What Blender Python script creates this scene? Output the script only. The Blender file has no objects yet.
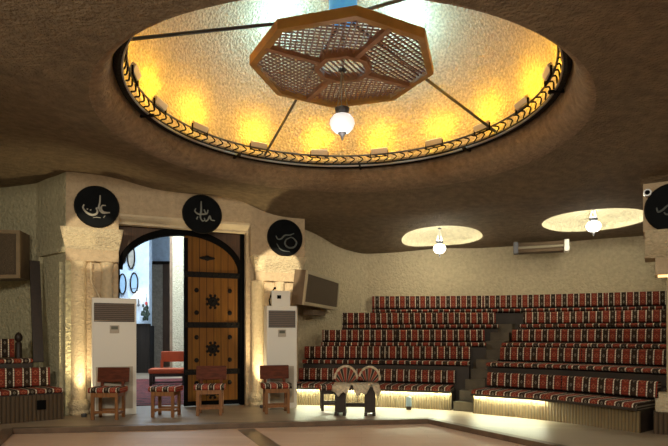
import bpy, bmesh, math, random
from mathutils import Vector, Matrix
random.seed(7)
PI = math.pi
scene = bpy.context.scene
COL = scene.collection
F, CX, HY, EYE = 545.0, 334.0, 335.0, 1.28

# ------------------------------------------------------------------ materials
def srgb(r, g, b):
    def f(c):
        c /= 255.0
        return c / 12.92 if c <= 0.04045 else ((c + 0.055) / 1.055) ** 2.4
    return (f(r), f(g), f(b), 1.0)

def new_mat(name):
    m = bpy.data.materials.new(name)
    m.use_nodes = True
    nt = m.node_tree
    b = nt.nodes['Principled BSDF']
    return m, nt, b

def mat(name, col, rough=0.6, metal=0.0, var=0.0, vscale=6.0, bump=0.0, bscale=20.0, emit=None, estr=0.0, stretch=None, spec=None):
    m, nt, b = new_mat(name)
    b.inputs['Base Color'].default_value = col
    b.inputs['Roughness'].default_value = rough
    b.inputs['Metallic'].default_value = metal
    if spec is not None:
        b.inputs['Specular IOR Level'].default_value = spec
    if emit:
        b.inputs['Emission Color'].default_value = emit
        b.inputs['Emission Strength'].default_value = estr
    tc = nt.nodes.new('ShaderNodeTexCoord')
    src = tc.outputs['Object']
    if stretch:
        mp = nt.nodes.new('ShaderNodeMapping')
        mp.inputs['Scale'].default_value = stretch
        nt.links.new(src, mp.inputs['Vector'])
        src = mp.outputs['Vector']
    if var > 0:
        n = nt.nodes.new('ShaderNodeTexNoise')
        n.inputs['Scale'].default_value = vscale
        n.inputs['Detail'].default_value = 5
        nt.links.new(src, n.inputs['Vector'])
        r = nt.nodes.new('ShaderNodeValToRGB')
        r.color_ramp.elements[0].position = 0.3
        r.color_ramp.elements[1].position = 0.7
        r.color_ramp.elements[0].color = tuple(c * (1 - var) for c in col[:3]) + (1,)
        r.color_ramp.elements[1].color = tuple(min(1, c * (1 + var)) for c in col[:3]) + (1,)
        nt.links.new(n.outputs['Fac'], r.inputs['Fac'])
        nt.links.new(r.outputs['Color'], b.inputs['Base Color'])
    if bump > 0:
        n2 = nt.nodes.new('ShaderNodeTexNoise')
        n2.inputs['Scale'].default_value = bscale
        n2.inputs['Detail'].default_value = 4
        nt.links.new(src, n2.inputs['Vector'])
        bp = nt.nodes.new('ShaderNodeBump')
        bp.inputs['Strength'].default_value = bump
        bp.inputs['Distance'].default_value = 0.05
        nt.links.new(n2.outputs['Fac'], bp.inputs['Height'])
        nt.links.new(bp.outputs['Normal'], b.inputs['Normal'])
    return m

def M(nt, op, a, b=None, c=None):
    n = nt.nodes.new('ShaderNodeMath')
    n.operation = op
    for i, v in enumerate((a, b, c)):
        if v is None:
            continue
        if isinstance(v, (int, float)):
            n.inputs[i].default_value = v
        else:
            nt.links.new(v, n.inputs[i])
    return n.outputs[0]

def mixc(nt, fac, a, b):
    n = nt.nodes.new('ShaderNodeMix')
    n.data_type = 'RGBA'
    for sock, v in ((n.inputs[0], fac), (n.inputs[6], a), (n.inputs[7], b)):
        if isinstance(v, (int, float)):
            sock.default_value = v
        elif isinstance(v, tuple):
            sock.default_value = v
        else:
            nt.links.new(v, sock)
    return n.outputs[2]

def kilim(name, red=(0.225, 0.034, 0.020, 1), dark=(0.016, 0.018, 0.012, 1), white=(0.78, 0.69, 0.54, 1), period=0.23, bias=0.0):
    m, nt, b = new_mat(name)
    b.inputs['Roughness'].default_value = 0.9
    b.inputs['Specular IOR Level'].default_value = 0.15
    uv = nt.nodes.new('ShaderNodeUVMap')
    sp = nt.nodes.new('ShaderNodeSeparateXYZ')
    nt.links.new(uv.outputs[0], sp.inputs[0])
    u, v = sp.outputs[0], sp.outputs[1]
    p = M(nt, 'FRACT', M(nt, 'ADD', M(nt, 'DIVIDE', u, period), bias))
    r = nt.nodes.new('ShaderNodeValToRGB')
    r.color_ramp.interpolation = 'CONSTANT'
    el = r.color_ramp.elements
    el[0].position = 0; el[0].color = red
    el[1].position = 0.43; el[1].color = (0.02, 0.012, 0.01, 1)
    for pos, c in ((0.455, white), (0.525, (0.02, 0.012, 0.01, 1)), (0.555, dark), (0.87, (0.02, 0.012, 0.01, 1)), (0.895, white), (0.965, (0.02, 0.012, 0.01, 1))):
        e = el.new(pos); e.color = c
    nt.links.new(p, r.inputs['Fac'])
    col = r.outputs['Color']
    # woven dashes along the light bands
    d = M(nt, 'LESS_THAN', M(nt, 'FRACT', M(nt, 'MULTIPLY', v, 26.0)), 0.22)
    col = mixc(nt, M(nt, 'MULTIPLY', d, 0.75), col, (0.05, 0.02, 0.015, 1))
    # diamond outlines in the red band, small crosses in the dark band
    vv = M(nt, 'ABSOLUTE', M(nt, 'SUBTRACT', M(nt, 'FRACT', M(nt, 'DIVIDE', v, 0.13)), 0.5))
    def diamond(cx, w, lo, hi):
        du = M(nt, 'DIVIDE', M(nt, 'ABSOLUTE', M(nt, 'SUBTRACT', p, cx)), w)
        s = M(nt, 'ADD', du, M(nt, 'MULTIPLY', vv, 2.6))
        return M(nt, 'MULTIPLY', M(nt, 'GREATER_THAN', s, lo), M(nt, 'LESS_THAN', s, hi))
    col = mixc(nt, M(nt, 'MULTIPLY', diamond(0.215, 0.17, 0.55, 0.85), 0.55), col, (0.50, 0.20, 0.10, 1))
    col = mixc(nt, M(nt, 'MULTIPLY', diamond(0.712, 0.13, 0.25, 0.65), 0.45), col, (0.40, 0.36, 0.28, 1))
    # shade of dye drifts along the cloth
    n = nt.nodes.new('ShaderNodeTexNoise')
    n.inputs['Scale'].default_value = 3.0
    nt.links.new(uv.outputs[0], n.inputs['Vector'])
    col = mixc(nt, M(nt, 'MULTIPLY', n.outputs['Fac'], 0.25), col, (0.10, 0.03, 0.02, 1))
    nt.links.new(col, b.inputs['Base Color'])
    n2 = nt.nodes.new('ShaderNodeTexNoise')
    n2.inputs['Scale'].default_value = 90
    nt.links.new(uv.outputs[0], n2.inputs['Vector'])
    bp = nt.nodes.new('ShaderNodeBump')
    bp.inputs['Strength'].default_value = 0.3
    bp.inputs['Distance'].default_value = 0.01
    nt.links.new(n2.outputs['Fac'], bp.inputs['Height'])
    nt.links.new(bp.outputs['Normal'], b.inputs['Normal'])
    return m

def planks(name, c1, c2, rough, bw=1.3, rh=0.14, rot=0.0, mortar=0.004, coat=0.0, dark=0.5):
    m, nt, b = new_mat(name)
    b.inputs['Roughness'].default_value = rough
    b.inputs['Specular IOR Level'].default_value = 0.35
    b.inputs['Coat Weight'].default_value = coat
    b.inputs['Coat Roughness'].default_value = 0.12
    tc = nt.nodes.new('ShaderNodeTexCoord')
    mp = nt.nodes.new('ShaderNodeMapping')
    mp.inputs['Rotation'].default_value = (0, 0, rot)
    nt.links.new(tc.outputs['Object'], mp.inputs['Vector'])
    br = nt.nodes.new('ShaderNodeTexBrick')
    br.inputs['Scale'].default_value = 1.0
    br.inputs['Brick Width'].default_value = bw
    br.inputs['Row Height'].default_value = rh
    br.inputs['Mortar Size'].default_value = mortar
    br.inputs['Color1'].default_value = c1
    br.inputs['Color2'].default_value = c2
    br.inputs['Mortar'].default_value = tuple(c * dark for c in c1[:3]) + (1,)
    br.offset = 0.37
    nt.links.new(mp.outputs['Vector'], br.inputs['Vector'])
    mp2 = nt.nodes.new('ShaderNodeMapping')
    mp2.inputs['Rotation'].default_value = (0, 0, rot)
    mp2.inputs['Scale'].default_value = (1.2, 22, 1)
    nt.links.new(tc.outputs['Object'], mp2.inputs['Vector'])
    n = nt.nodes.new('ShaderNodeTexNoise')
    n.inputs['Scale'].default_value = 1.5
    n.inputs['Detail'].default_value = 6
    nt.links.new(mp2.outputs['Vector'], n.inputs['Vector'])
    col = mixc(nt, M(nt, 'MULTIPLY', n.outputs['Fac'], 0.5), br.outputs['Color'], tuple(c * 0.45 for c in c1[:3]) + (1,))
    nt.links.new(col, b.inputs['Base Color'])
    return m

def ribbed(name, c1, c2, freq):
    """upright reeds: stripes along the UV u axis"""
    m, nt, b = new_mat(name)
    b.inputs['Roughness'].default_value = 0.75
    uv = nt.nodes.new('ShaderNodeUVMap')
    sp = nt.nodes.new('ShaderNodeSeparateXYZ')
    nt.links.new(uv.outputs[0], sp.inputs[0])
    u = sp.outputs[0]
    n = nt.nodes.new('ShaderNodeTexNoise')
    mp = nt.nodes.new('ShaderNodeMapping')
    mp.inputs['Scale'].default_value = (38, 2.5, 1)
    nt.links.new(uv.outputs[0], mp.inputs['Vector'])
    nt.links.new(mp.outputs['Vector'], n.inputs['Vector'])
    n.inputs['Scale'].default_value = 1.0
    s = M(nt, 'ABSOLUTE', M(nt, 'SINE', M(nt, 'MULTIPLY', u, freq * PI)))
    gap = M(nt, 'LESS_THAN', s, 0.32)
    col = mixc(nt, n.outputs['Fac'], c1, c2)
    col = mixc(nt, M(nt, 'MULTIPLY', gap, 0.8), col, tuple(c * 0.25 for c in c1[:3]) + (1,))
    nt.links.new(col, b.inputs['Base Color'])
    bp = nt.nodes.new('ShaderNodeBump')
    bp.inputs['Strength'].default_value = 0.8
    bp.inputs['Distance'].default_value = 0.02
    nt.links.new(s, bp.inputs['Height'])
    nt.links.new(bp.outputs['Normal'], b.inputs['Normal'])
    return m

MT = {}
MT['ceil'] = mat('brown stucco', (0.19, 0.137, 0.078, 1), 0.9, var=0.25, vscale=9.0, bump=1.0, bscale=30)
MT['flare'] = mat('flare stucco', (0.25, 0.175, 0.108, 1), 0.9, var=0.25, vscale=12.0, bump=1.0, bscale=30)  # ceiling stucco painted lighter, standing in for light near the ring
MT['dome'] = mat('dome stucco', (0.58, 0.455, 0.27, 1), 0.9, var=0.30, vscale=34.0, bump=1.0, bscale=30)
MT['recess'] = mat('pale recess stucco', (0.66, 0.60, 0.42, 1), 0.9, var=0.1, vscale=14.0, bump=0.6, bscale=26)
MT['wall'] = mat('beige roughcast', (0.54, 0.455, 0.30, 1), 0.9, var=0.12, vscale=14.0, bump=0.9, bscale=24)
MT['wallg'] = mat('greenish roughcast', (0.50, 0.46, 0.30, 1), 0.9, var=0.14, vscale=14.0, bump=0.9, bscale=20)
MT['pier'] = mat('tan stone', (0.50, 0.385, 0.25, 1), 0.9, var=0.12, vscale=12.0, bump=0.6, bscale=24)
MT['capital'] = mat('cream stone', (0.60, 0.50, 0.33, 1), 0.85, var=0.12, vscale=20.0, bump=1.0, bscale=32)
MT['column'] = mat('cream column stone', (0.58, 0.47, 0.31, 1), 0.85, var=0.1, vscale=20.0, bump=0.5, bscale=40)
MT['plast'] = mat('cream plaster moulding', (0.62, 0.52, 0.36, 1), 0.8, var=0.08, bump=0.3, bscale=30)
MT['blue_wall'] = mat('pale blue plaster', (0.58, 0.66, 0.74, 1), 0.8, var=0.12, vscale=6, bump=0.5, bscale=20)
MT['black_iron'] = mat('black iron', (0.008, 0.007, 0.006, 1), 0.65, 0.0, bump=0.2, spec=0.12)
MT['black_board'] = mat('blackened wood', (0.004, 0.004, 0.004, 1), 0.8, spec=0.05)
MT['roundel'] = mat('black lacquer', (0.004, 0.005, 0.006, 1), 0.6, var=0.3, spec=0.06)
MT['silver_ink'] = mat('dull silver lettering', (0.40, 0.38, 0.32, 1), 0.5, 0.0)
MT['mid_ink'] = mat('dim silver lettering', (0.20, 0.21, 0.19, 1), 0.5)
MT['grey_ink'] = mat('faint grey lettering', (0.10, 0.115, 0.11, 1), 0.5)
MT['door_wood'] = None
MT['spandrel'] = mat('dark stained board', (0.075, 0.035, 0.015, 1), 0.6, var=0.3, vscale=3, stretch=(14, 14, 1))
MT['oak'] = mat('honey oak', (0.22, 0.088, 0.024, 1), 0.5, var=0.3, vscale=3, stretch=(14, 14, 1.2))
MT['redwood'] = mat('reddish brown backboard', (0.10, 0.022, 0.008, 1), 0.6, spec=0.2, var=0.35, vscale=4, stretch=(2, 10, 10))
MT['dark_wood'] = mat('dark brown wood', (0.022, 0.012, 0.007, 1), 0.55, var=0.3, vscale=3, stretch=(2, 12, 12))
MT['bench_wood'] = mat('tier board', (0.024, 0.015, 0.009, 1), 0.6, var=0.3, vscale=4)
MT['step'] = mat('worn step board', (0.085, 0.064, 0.036, 1), 0.55, var=0.3, vscale=5)
MT['lattice'] = mat('red brown slat', (0.34, 0.18, 0.12, 1), 0.55)
MT['octframe'] = mat('varnished orange wood', (0.50, 0.27, 0.07, 1), 0.4, var=0.2, vscale=5)
MT['spoke'] = mat('pinkish brown batten', (0.44, 0.24, 0.14, 1), 0.5, var=0.15)
MT['steel'] = mat('grey steel', (0.42, 0.42, 0.42, 1), 0.35, 0.8)
MT['chrome'] = mat('bright metal', (0.72, 0.70, 0.65, 1), 0.4, 0.35)
MT['pewter'] = mat('pewter', (0.12, 0.12, 0.13, 1), 0.4, 0.7)
MT['ac_white'] = mat('off white sheet metal', (0.70, 0.68, 0.62, 1), 0.4)
MT['ac_panel'] = mat('grey beige intake', (0.40, 0.35, 0.28, 1), 0.5)
MT['ac_louvre'] = mat('dark brown louvre', (0.06, 0.042, 0.032, 1), 0.5)
MT['ac_blue'] = mat('blue grey louvre', (0.09, 0.095, 0.105, 1), 0.5)
MT['slat'] = mat('taupe louvre slats', (0.20, 0.155, 0.125, 1), 0.5)
MT['lcd'] = mat('olive display', (0.09, 0.09, 0.06, 1), 0.3)
MT['cream_frame'] = mat('cream cabinet frame', (0.42, 0.36, 0.24, 1), 0.5)
MT['brown_frame'] = mat('tan cabinet frame', (0.21, 0.15, 0.08, 1), 0.6, var=0.15)
MT['brown_side'] = mat('brown cabinet side', (0.13, 0.085, 0.048, 1), 0.6, var=0.15)
MT['grille'] = mat('brown grille cloth', (0.085, 0.06, 0.035, 1), 0.8, var=0.3, vscale=60, bump=0.4, bscale=90)
MT['orange'] = mat('orange leather', (0.46, 0.075, 0.014, 1), 0.5, var=0.1)
MT['fleece'] = mat('cream sheepskin', (0.72, 0.60, 0.42, 1), 0.95, var=0.3, vscale=30, bump=1.0, bscale=60)
MT['mirror'] = mat('mirror glass', (0.42, 0.58, 0.74, 1), 0.25, 0.35)  # bright bluish reflection put into the base colour
MT['mirror_tan'] = mat('tan clouded mirror', (0.42, 0.36, 0.28, 1), 0.35, 0.3, var=0.2)
MT['glass_on'] = mat('lit opal glass', (0.9, 0.9, 0.88, 1), 0.2, emit=(1.0, 0.95, 0.86, 1), estr=5.0)
MT['glass_low'] = mat('dim opal glass', (0.9, 0.9, 0.9, 1), 0.2, emit=(0.97, 0.97, 1.0, 1), estr=0.6)
MT['led'] = mat('lit strip', (1, 1, 0.9, 1), 0.4, emit=(0.92, 1.0, 0.70, 1), estr=270.0)
MT['led_warm'] = mat('warm lit strip', (1, 0.8, 0.5, 1), 0.4, emit=(1.0, 0.62, 0.22, 1), estr=1.5)
MT['flood_glass'] = mat('floodlight glass', (1, 0.8, 0.4, 1), 0.2, emit=(1.0, 0.6, 0.1, 1), estr=3.0)
MT['cyan'] = mat('blue tinted drum', (0.10, 0.40, 0.75, 1), 0.3, 0.0, var=0.3, vscale=9, emit=(0.10, 0.50, 0.95, 1), estr=0.45)  # faint blue glow added so the drum stays blue under the amber light
MT['leaf'] = mat('dark leaf', (0.02, 0.035, 0.018, 1), 0.6)
MT['red_bloom'] = mat('red bloom', (0.45, 0.03, 0.02, 1), 0.6)
MT['pale_blue'] = mat('pale blue plastic', (0.35, 0.50, 0.58, 1), 0.4)
MT['heater_tube'] = mat('amber heating tube', (0.42, 0.38, 0.28, 1), 0.3, 0.3)
MT['wains'] = mat('dark wainscot boards', (0.020, 0.014, 0.010, 1), 0.7, spec=0.15, var=0.4, vscale=2, stretch=(9, 9, 0.6))
MT['stone_door'] = mat('sandy panel', (0.36, 0.29, 0.21, 1), 0.85, var=0.2, vscale=10, bump=0.8, bscale=20)
MT['post'] = mat('brown timber post', (0.26, 0.16, 0.09, 1), 0.6, var=0.2)
MT['rug'] = mat('red wool pile', (0.11, 0.016, 0.014, 1), 0.95, var=0.95, vscale=5, bump=0.5, bscale=60)
MT['kilim'] = kilim('striped kilim')
MT['kilim_chair'] = kilim('chair kilim', period=0.19, bias=0.3, red=(0.33, 0.05, 0.03, 1))
MT['reed'] = ribbed('reed skirt', (0.21, 0.14, 0.058, 1), (0.125, 0.08, 0.03, 1), 22)
MT['reed_dark'] = ribbed('dark fringe skirt', (0.10, 0.062, 0.03, 1), (0.05, 0.03, 0.015, 1), 18)
MT['dance'] = planks('pinkish laminate', (0.60, 0.41, 0.29, 1), (0.52, 0.345, 0.245, 1), 0.6, 1.4, 0.19, 0.05, 0.003, 0.0, 0.75)
MT['walk'] = planks('grey brown laminate', (0.33, 0.25, 0.17, 1), (0.27, 0.205, 0.14, 1), 0.45, 1.3, 0.17, 0.15, 0.003, 0.0, 0.7)
MT['inlay'] = mat('dark brown inlay', (0.105, 0.062, 0.036, 1), 0.35, var=0.25, vscale=5)
MT['nosing'] = mat('brown nosing', (0.12, 0.075, 0.046, 1), 0.5, var=0.25, vscale=5)

def door_wood():
    m, nt, b = new_mat('honey door boards')
    b.inputs['Roughness'].default_value = 0.65
    b.inputs['Specular IOR Level'].default_value = 0.15
    tc = nt.nodes.new('ShaderNodeTexCoord')
    sp = nt.nodes.new('ShaderNodeSeparateXYZ')
    nt.links.new(tc.outputs['Object'], sp.inputs[0])
    k = M(nt, 'DIVIDE', sp.outputs[0], 0.128)
    fr = M(nt, 'FRACT', k)
    gap = M(nt, 'LESS_THAN', fr, 0.07)
    wn = nt.nodes.new('ShaderNodeTexWhiteNoise')
    wn.noise_dimensions = '1D'
    nt.links.new(M(nt, 'FLOOR', k), wn.inputs['W'])
    mp = nt.nodes.new('ShaderNodeMapping')
    mp.inputs['Scale'].default_value = (18, 18, 1.1)
    nt.links.new(tc.outputs['Object'], mp.inputs['Vector'])
    n = nt.nodes.new('ShaderNodeTexNoise')
    n.inputs['Scale'].default_value = 2.0
    n.inputs['Detail'].default_value = 6
    nt.links.new(mp.outputs['Vector'], n.inputs['Vector'])
    col = mixc(nt, n.outputs['Fac'], (0.24, 0.11, 0.018, 1), (0.075, 0.029, 0.006, 1))
    col = mixc(nt, M(nt, 'MULTIPLY', wn.outputs['Value'], 0.45), col, (0.15, 0.06, 0.015, 1))
    col = mixc(nt, gap, col, (0.02, 0.009, 0.004, 1))
    nt.links.new(col, b.inputs['Base Color'])
    return m
MT['door_wood'] = door_wood()

def fan_mat():
    m, nt, b = new_mat('fan striped kilim')
    b.inputs['Roughness'].default_value = 0.9
    tc = nt.nodes.new('ShaderNodeTexCoord')
    sp = nt.nodes.new('ShaderNodeSeparateXYZ')
    nt.links.new(tc.outputs['Object'], sp.inputs[0])
    a = M(nt, 'ARCTAN2', M(nt, 'ADD', sp.outputs[2], 0.10), sp.outputs[0])
    p = M(nt, 'FRACT', M(nt, 'MULTIPLY', a, 2.6))
    r = nt.nodes.new('ShaderNodeValToRGB')
    r.color_ramp.interpolation = 'CONSTANT'
    el = r.color_ramp.elements
    el[0].position = 0; el[0].color = (0.22, 0.035, 0.02, 1)
    el[1].position = 0.46; el[1].color = (0.34, 0.27, 0.19, 1)
    for pos, c in ((0.54, (0.02, 0.018, 0.014, 1)), (0.90, (0.34, 0.27, 0.19, 1))):
        e = el.new(pos); e.color = c
    nt.links.new(p, r.inputs['Fac'])
    nt.links.new(r.outputs['Color'], b.inputs['Base Color'])
    return m
MT['fan'] = fan_mat()

# ------------------------------------------------------------------ mesh helpers
class MB:
    """collects shapes and links them as ONE mesh object"""
    def __init__(self):
        self.bm = bmesh.new()
    def box(self, c, s, rot=None, bev=0.0):
        m = Matrix.Translation(c)
        if rot:
            m = m @ Matrix.Rotation(rot[2], 4, 'Z') @ Matrix.Rotation(rot[1], 4, 'Y') @ Matrix.Rotation(rot[0], 4, 'X')
        m = m @ Matrix.Diagonal((s[0], s[1], s[2], 1))
        r = bmesh.ops.create_cube(self.bm, size=1.0, matrix=m)
        if bev > 0:
            es = list({e for v in r['verts'] for e in v.link_edges})
            bmesh.ops.bevel(self.bm, geom=es, offset=bev, segments=2, affect='EDGES', profile=0.6)
        return self
    def bx(self, a, b, bev=0.0):
        return self.box([(a[i] + b[i]) / 2 for i in range(3)], [abs(b[i] - a[i]) for i in range(3)], None, bev)
    def beam(self, p0, p1, w, h, bev=0.0):
        p0, p1 = Vector(p0), Vector(p1)
        d = p1 - p0
        L = d.length
        q = d.to_track_quat('X', 'Z').to_matrix().to_4x4()
        m = Matrix.Translation((p0 + p1) / 2) @ q @ Matrix.Diagonal((L, w, h, 1))
        r = bmesh.ops.create_cube(self.bm, size=1.0, matrix=m)
        if bev > 0:
            es = list({e for v in r['verts'] for e in v.link_edges})
            bmesh.ops.bevel(self.bm, geom=es, offset=bev, segments=2, affect='EDGES', profile=0.6)
        return self
    def cyl(self, p0, p1, r0, r1=None, seg=16):
        p0, p1 = Vector(p0), Vector(p1)
        d = p1 - p0
        q = d.to_track_quat('Z', 'Y').to_matrix().to_4x4()
        bmesh.ops.create_cone(self.bm, cap_ends=True, segments=seg, radius1=r0, radius2=r0 if r1 is None else r1, depth=d.length, matrix=Matrix.Translation((p0 + p1) / 2) @ q)
        return self
    def tube(self, pts, r, seg=6, closed=False):
        pts = [Vector(p) for p in pts]
        n = len(pts)
        rings = []
        for i, p in enumerate(pts):
            a = pts[(i - 1) % n] if (closed or i > 0) else p
            b = pts[(i + 1) % n] if (closed or i < n - 1) else p
            t = (b - a).normalized() if (b - a).length > 1e-9 else Vector((0, 0, 1))
            up = Vector((0, 0, 1)) if abs(t.z) < 0.9 else Vector((0, 1, 0))
            s = t.cross(up).normalized()
            u = s.cross(t)
            rr = r[i] if isinstance(r, (list, tuple)) else r
            rings.append([self.bm.verts.new(p + s * rr * math.cos(2 * PI * k / seg) + u * rr * math.sin(2 * PI * k / seg)) for k in range(seg)])
        m = n if closed else n - 1
        for i in range(m):
            A, B = rings[i], rings[(i + 1) % n]
            for k in range(seg):
                self.bm.faces.new((A[k], A[(k + 1) % seg], B[(k + 1) % seg], B[k]))
        if not closed:
            self.bm.faces.new(rings[0][::-1]); self.bm.faces.new(rings[-1])
        return self
    def lathe(self, prof, c=(0, 0, 0), seg=24, a0=0.0, a1=2 * PI):
        full = abs(a1 - a0 - 2 * PI) < 1e-6
        n = seg if full else seg + 1
        rings = []
        for r, z in prof:
            rings.append([self.bm.verts.new((c[0] + r * math.cos(a0 + (a1 - a0) * k / seg), c[1] + r * math.sin(a0 + (a1 - a0) * k / seg), c[2] + z)) for k in range(n)])
        for A, B in zip(rings, rings[1:]):
            for k in range(seg if full else n - 1):
                k2 = (k + 1) % n
                try:
                    self.bm.faces.new((A[k], A[k2], B[k2], B[k]))
                except ValueError:
                    pass
        return self
    def prism(self, poly, axis, a, b):
        """poly in the two other axes, extruded along axis from a to b"""
        def mk(p, v):
            if axis == 0: return (v, p[0], p[1])
            if axis == 1: return (p[0], v, p[1])
            return (p[0], p[1], v)
        A = [self.bm.verts.new(mk(p, a)) for p in poly]
        B = [self.bm.verts.new(mk(p, b)) for p in poly]
        n = len(poly)
        self.bm.faces.new(A[::-1]); self.bm.faces.new(B)
        for i in range(n):
            self.bm.faces.new((A[i], A[(i + 1) % n], B[(i + 1) % n], B[i]))
        return self
    def sphere(self, c, r, s=(1, 1, 1), u=20, v=12):
        bmesh.ops.create_uvsphere(self.bm, u_segments=u, v_segments=v, radius=r, matrix=Matrix.Translation(c) @ Matrix.Diagonal((s[0], s[1], s[2], 1)))
        return self
    def loft(self, A, B, sec, uv=True, u0=0.0):
        """ruled sweep: A and B are two plan curves, sec a closed loop of (t, z)"""
        lay = self.bm.loops.layers.uv.verify()
        us = [u0]
        for i in range(1, len(A)):
            us.append(us[-1] + math.hypot(A[i][0] - A[i - 1][0], A[i][1] - A[i - 1][1]))
        wid = math.hypot(B[0][0] - A[0][0], B[0][1] - A[0][1])
        vs = [0.0]
        n = len(sec)
        for k in range(1, n + 1):
            p, q = sec[k - 1], sec[k % n]
            vs.append(vs[-1] + math.hypot((q[0] - p[0]) * wid, q[1] - p[1]))
        rows = []
        for i in range(len(A)):
            rows.append([self.bm.verts.new((A[i][0] + (B[i][0] - A[i][0]) * t, A[i][1] + (B[i][1] - A[i][1]) * t, z)) for t, z in sec])
        for i in range(len(A) - 1):
            for k in range(n):
                k2 = (k + 1) % n
                f = self.bm.faces.new((rows[i][k], rows[i + 1][k], rows[i + 1][k2], rows[i][k2]))
                for l, (uu, vv) in zip(f.loops, ((us[i], vs[k]), (us[i + 1], vs[k]), (us[i + 1], vs[k + 1]), (us[i], vs[k + 1]))):
                    l[lay].uv = (uu, vv)
        for row, uu in ((rows[0][::-1], us[0]), (rows[-1], us[-1])):
            f = self.bm.faces.new(row)
            for l in f.loops:
                l[lay].uv = (0.162, l.vert.co.z)
        return self
    def build(self, name, m, parent=None, smooth=False, loc=None, rotz=None, recalc=True):
        if recalc:
            bmesh.ops.recalc_face_normals(self.bm, faces=self.bm.faces)
        me = bpy.data.meshes.new(name)
        self.bm.to_mesh(me); self.bm.free()
        if m is not None:
            me.materials.append(m)
        if smooth:
            me.shade_smooth()
            try:
                me.set_sharp_from_angle(angle=math.radians(40))
            except Exception:
                pass
        o = bpy.data.objects.new(name, me)
        COL.objects.link(o)
        if parent is not None:
            o.parent = parent
        if loc is not None:
            o.location = loc
        if rotz is not None:
            o.rotation_euler = (0, 0, rotz)
        return o

def tag(o, label=None, cat=None, group=None, kind=None):
    if label: o['label'] = label
    if cat: o['category'] = cat
    if group: o['group'] = group
    if kind: o['kind'] = kind
    return o

def thing(name, label, cat, loc=(0, 0, 0), rotz=0.0, group=None, kind=None):
    o = bpy.data.objects.new(name, None)
    o.empty_display_size = 0.1
    COL.objects.link(o)
    o.location = loc
    o.rotation_euler = (0, 0, rotz)
    return tag(o, label, cat, group, kind)

def dup(root, loc=None, rotz=None, label=None, group=None):
    r = root.copy(); COL.objects.link(r)
    if loc is not None: r.location = loc
    if rotz is not None: r.rotation_euler = (0, 0, rotz)
    if label: r['label'] = label
    if group: r['group'] = group
    def rec(src, dst):
        for ch in list(src.children):
            c = ch.copy(); COL.objects.link(c); c.parent = dst
            rec(ch, c)
    rec(root, r)
    return r

def light(name, kind, loc, energy, color, size=0.1, target=None, spot=60, blend=0.6, shape=None, size_y=None):
    d = bpy.data.lights.new(name, kind)
    d.energy = energy
    d.color = color
    if kind == 'AREA':
        d.size = size
        if size_y:
            d.shape = 'RECTANGLE'; d.size_y = size_y
    else:
        d.shadow_soft_size = size
    if kind == 'SPOT':
        d.spot_size = math.radians(spot); d.spot_blend = blend
    o = bpy.data.objects.new(name, d)
    COL.objects.link(o)
    o.location = loc
    if target is not None:
        o.rotation_euler = (Vector(target) - Vector(loc)).to_track_quat('-Z', 'Y').to_euler()
    return o

def resample(pts, n):
    """smooth curve through plan points, n even samples"""
    P = [Vector((p[0], p[1])) for p in pts]
    if len(P) == 2:
        dense = [P[0].lerp(P[1], i / 40) for i in range(41)]
    else:
        dense = []
        for i in range(len(P) - 1):
            p0 = P[i - 1] if i > 0 else 2 * P[0] - P[1]
            p1, p2 = P[i], P[i + 1]
            p3 = P[i + 2] if i + 2 < len(P) else 2 * P[-1] - P[-2]
            for k in range(20):
                t = k / 20
                dense.append(0.5 * ((2 * p1) + (-p0 + p2) * t + (2 * p0 - 5 * p1 + 4 * p2 - p3) * t * t + (-p0 + 3 * p1 - 3 * p2 + p3) * t ** 3))
        dense.append(P[-1])
    acc = [0.0]
    for a, b in zip(dense, dense[1:]):
        acc.append(acc[-1] + (b - a).length)
    out = []
    j = 0
    for i in range(n):
        s = acc[-1] * i / (n - 1)
        while j < len(acc) - 2 and acc[j + 1] < s:
            j += 1
        t = (s - acc[j]) / max(1e-9, acc[j + 1] - acc[j])
        p = dense[j].lerp(dense[j + 1], min(1, max(0, t)))
        out.append((p.x, p.y))
    return out

def length(c):
    return sum(math.hypot(b[0] - a[0], b[1] - a[1]) for a, b in zip(c, c[1:]))

def cut(c, a, b, n=None):
    """the part of an evenly sampled curve between fractions a and b"""
    n = n or max(4, int(len(c) * (b - a)) + 1)
    out = []
    for i in range(n):
        f = (a + (b - a) * i / (n - 1)) * (len(c) - 1)
        k = min(len(c) - 2, max(0, int(f)))
        t = f - k
        out.append((c[k][0] + (c[k + 1][0] - c[k][0]) * t, c[k][1] + (c[k + 1][1] - c[k][1]) * t))
    return out

def offs(c, d):
    """offset to the left of travel (rows run left to right, so this is away from the stage)"""
    out = []
    for i, p in enumerate(c):
        a = c[max(0, i - 1)]; b = c[min(len(c) - 1, i + 1)]
        t = Vector((b[0] - a[0], b[1] - a[1])).normalized()
        out.append((p[0] - t.y * d, p[1] + t.x * d))
    return out

def rsec(t0, t1, z0, z1, rt, rz, k=4):
    """rounded rectangle section, corner radii rt (in t) and rz (in z)"""
    out = []
    for cx, cz, a in ((t1 - rt, z0 + rz, -PI / 2), (t1 - rt, z1 - rz, 0), (t0 + rt, z1 - rz, PI / 2), (t0 + rt, z0 + rz, PI)):
        for i in range(k + 1):
            b = a + PI / 2 * i / k
            out.append((cx + rt * math.cos(b), cz + rz * math.sin(b)))
    return out

# ------------------------------------------------------------------ camera
cam = bpy.data.cameras.new('camera')
cam.lens = 36.0 * F / 668.0
cam.sensor_width = 36.0
cam.shift_y = (HY - 223.0) / 668.0
cam.clip_start = 0.05
co = bpy.data.objects.new('camera', cam)
COL.objects.link(co)
co.location = (0, 0, EYE)
co.rotation_euler = (PI / 2, 0, 0)
scene.camera = co

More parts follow.
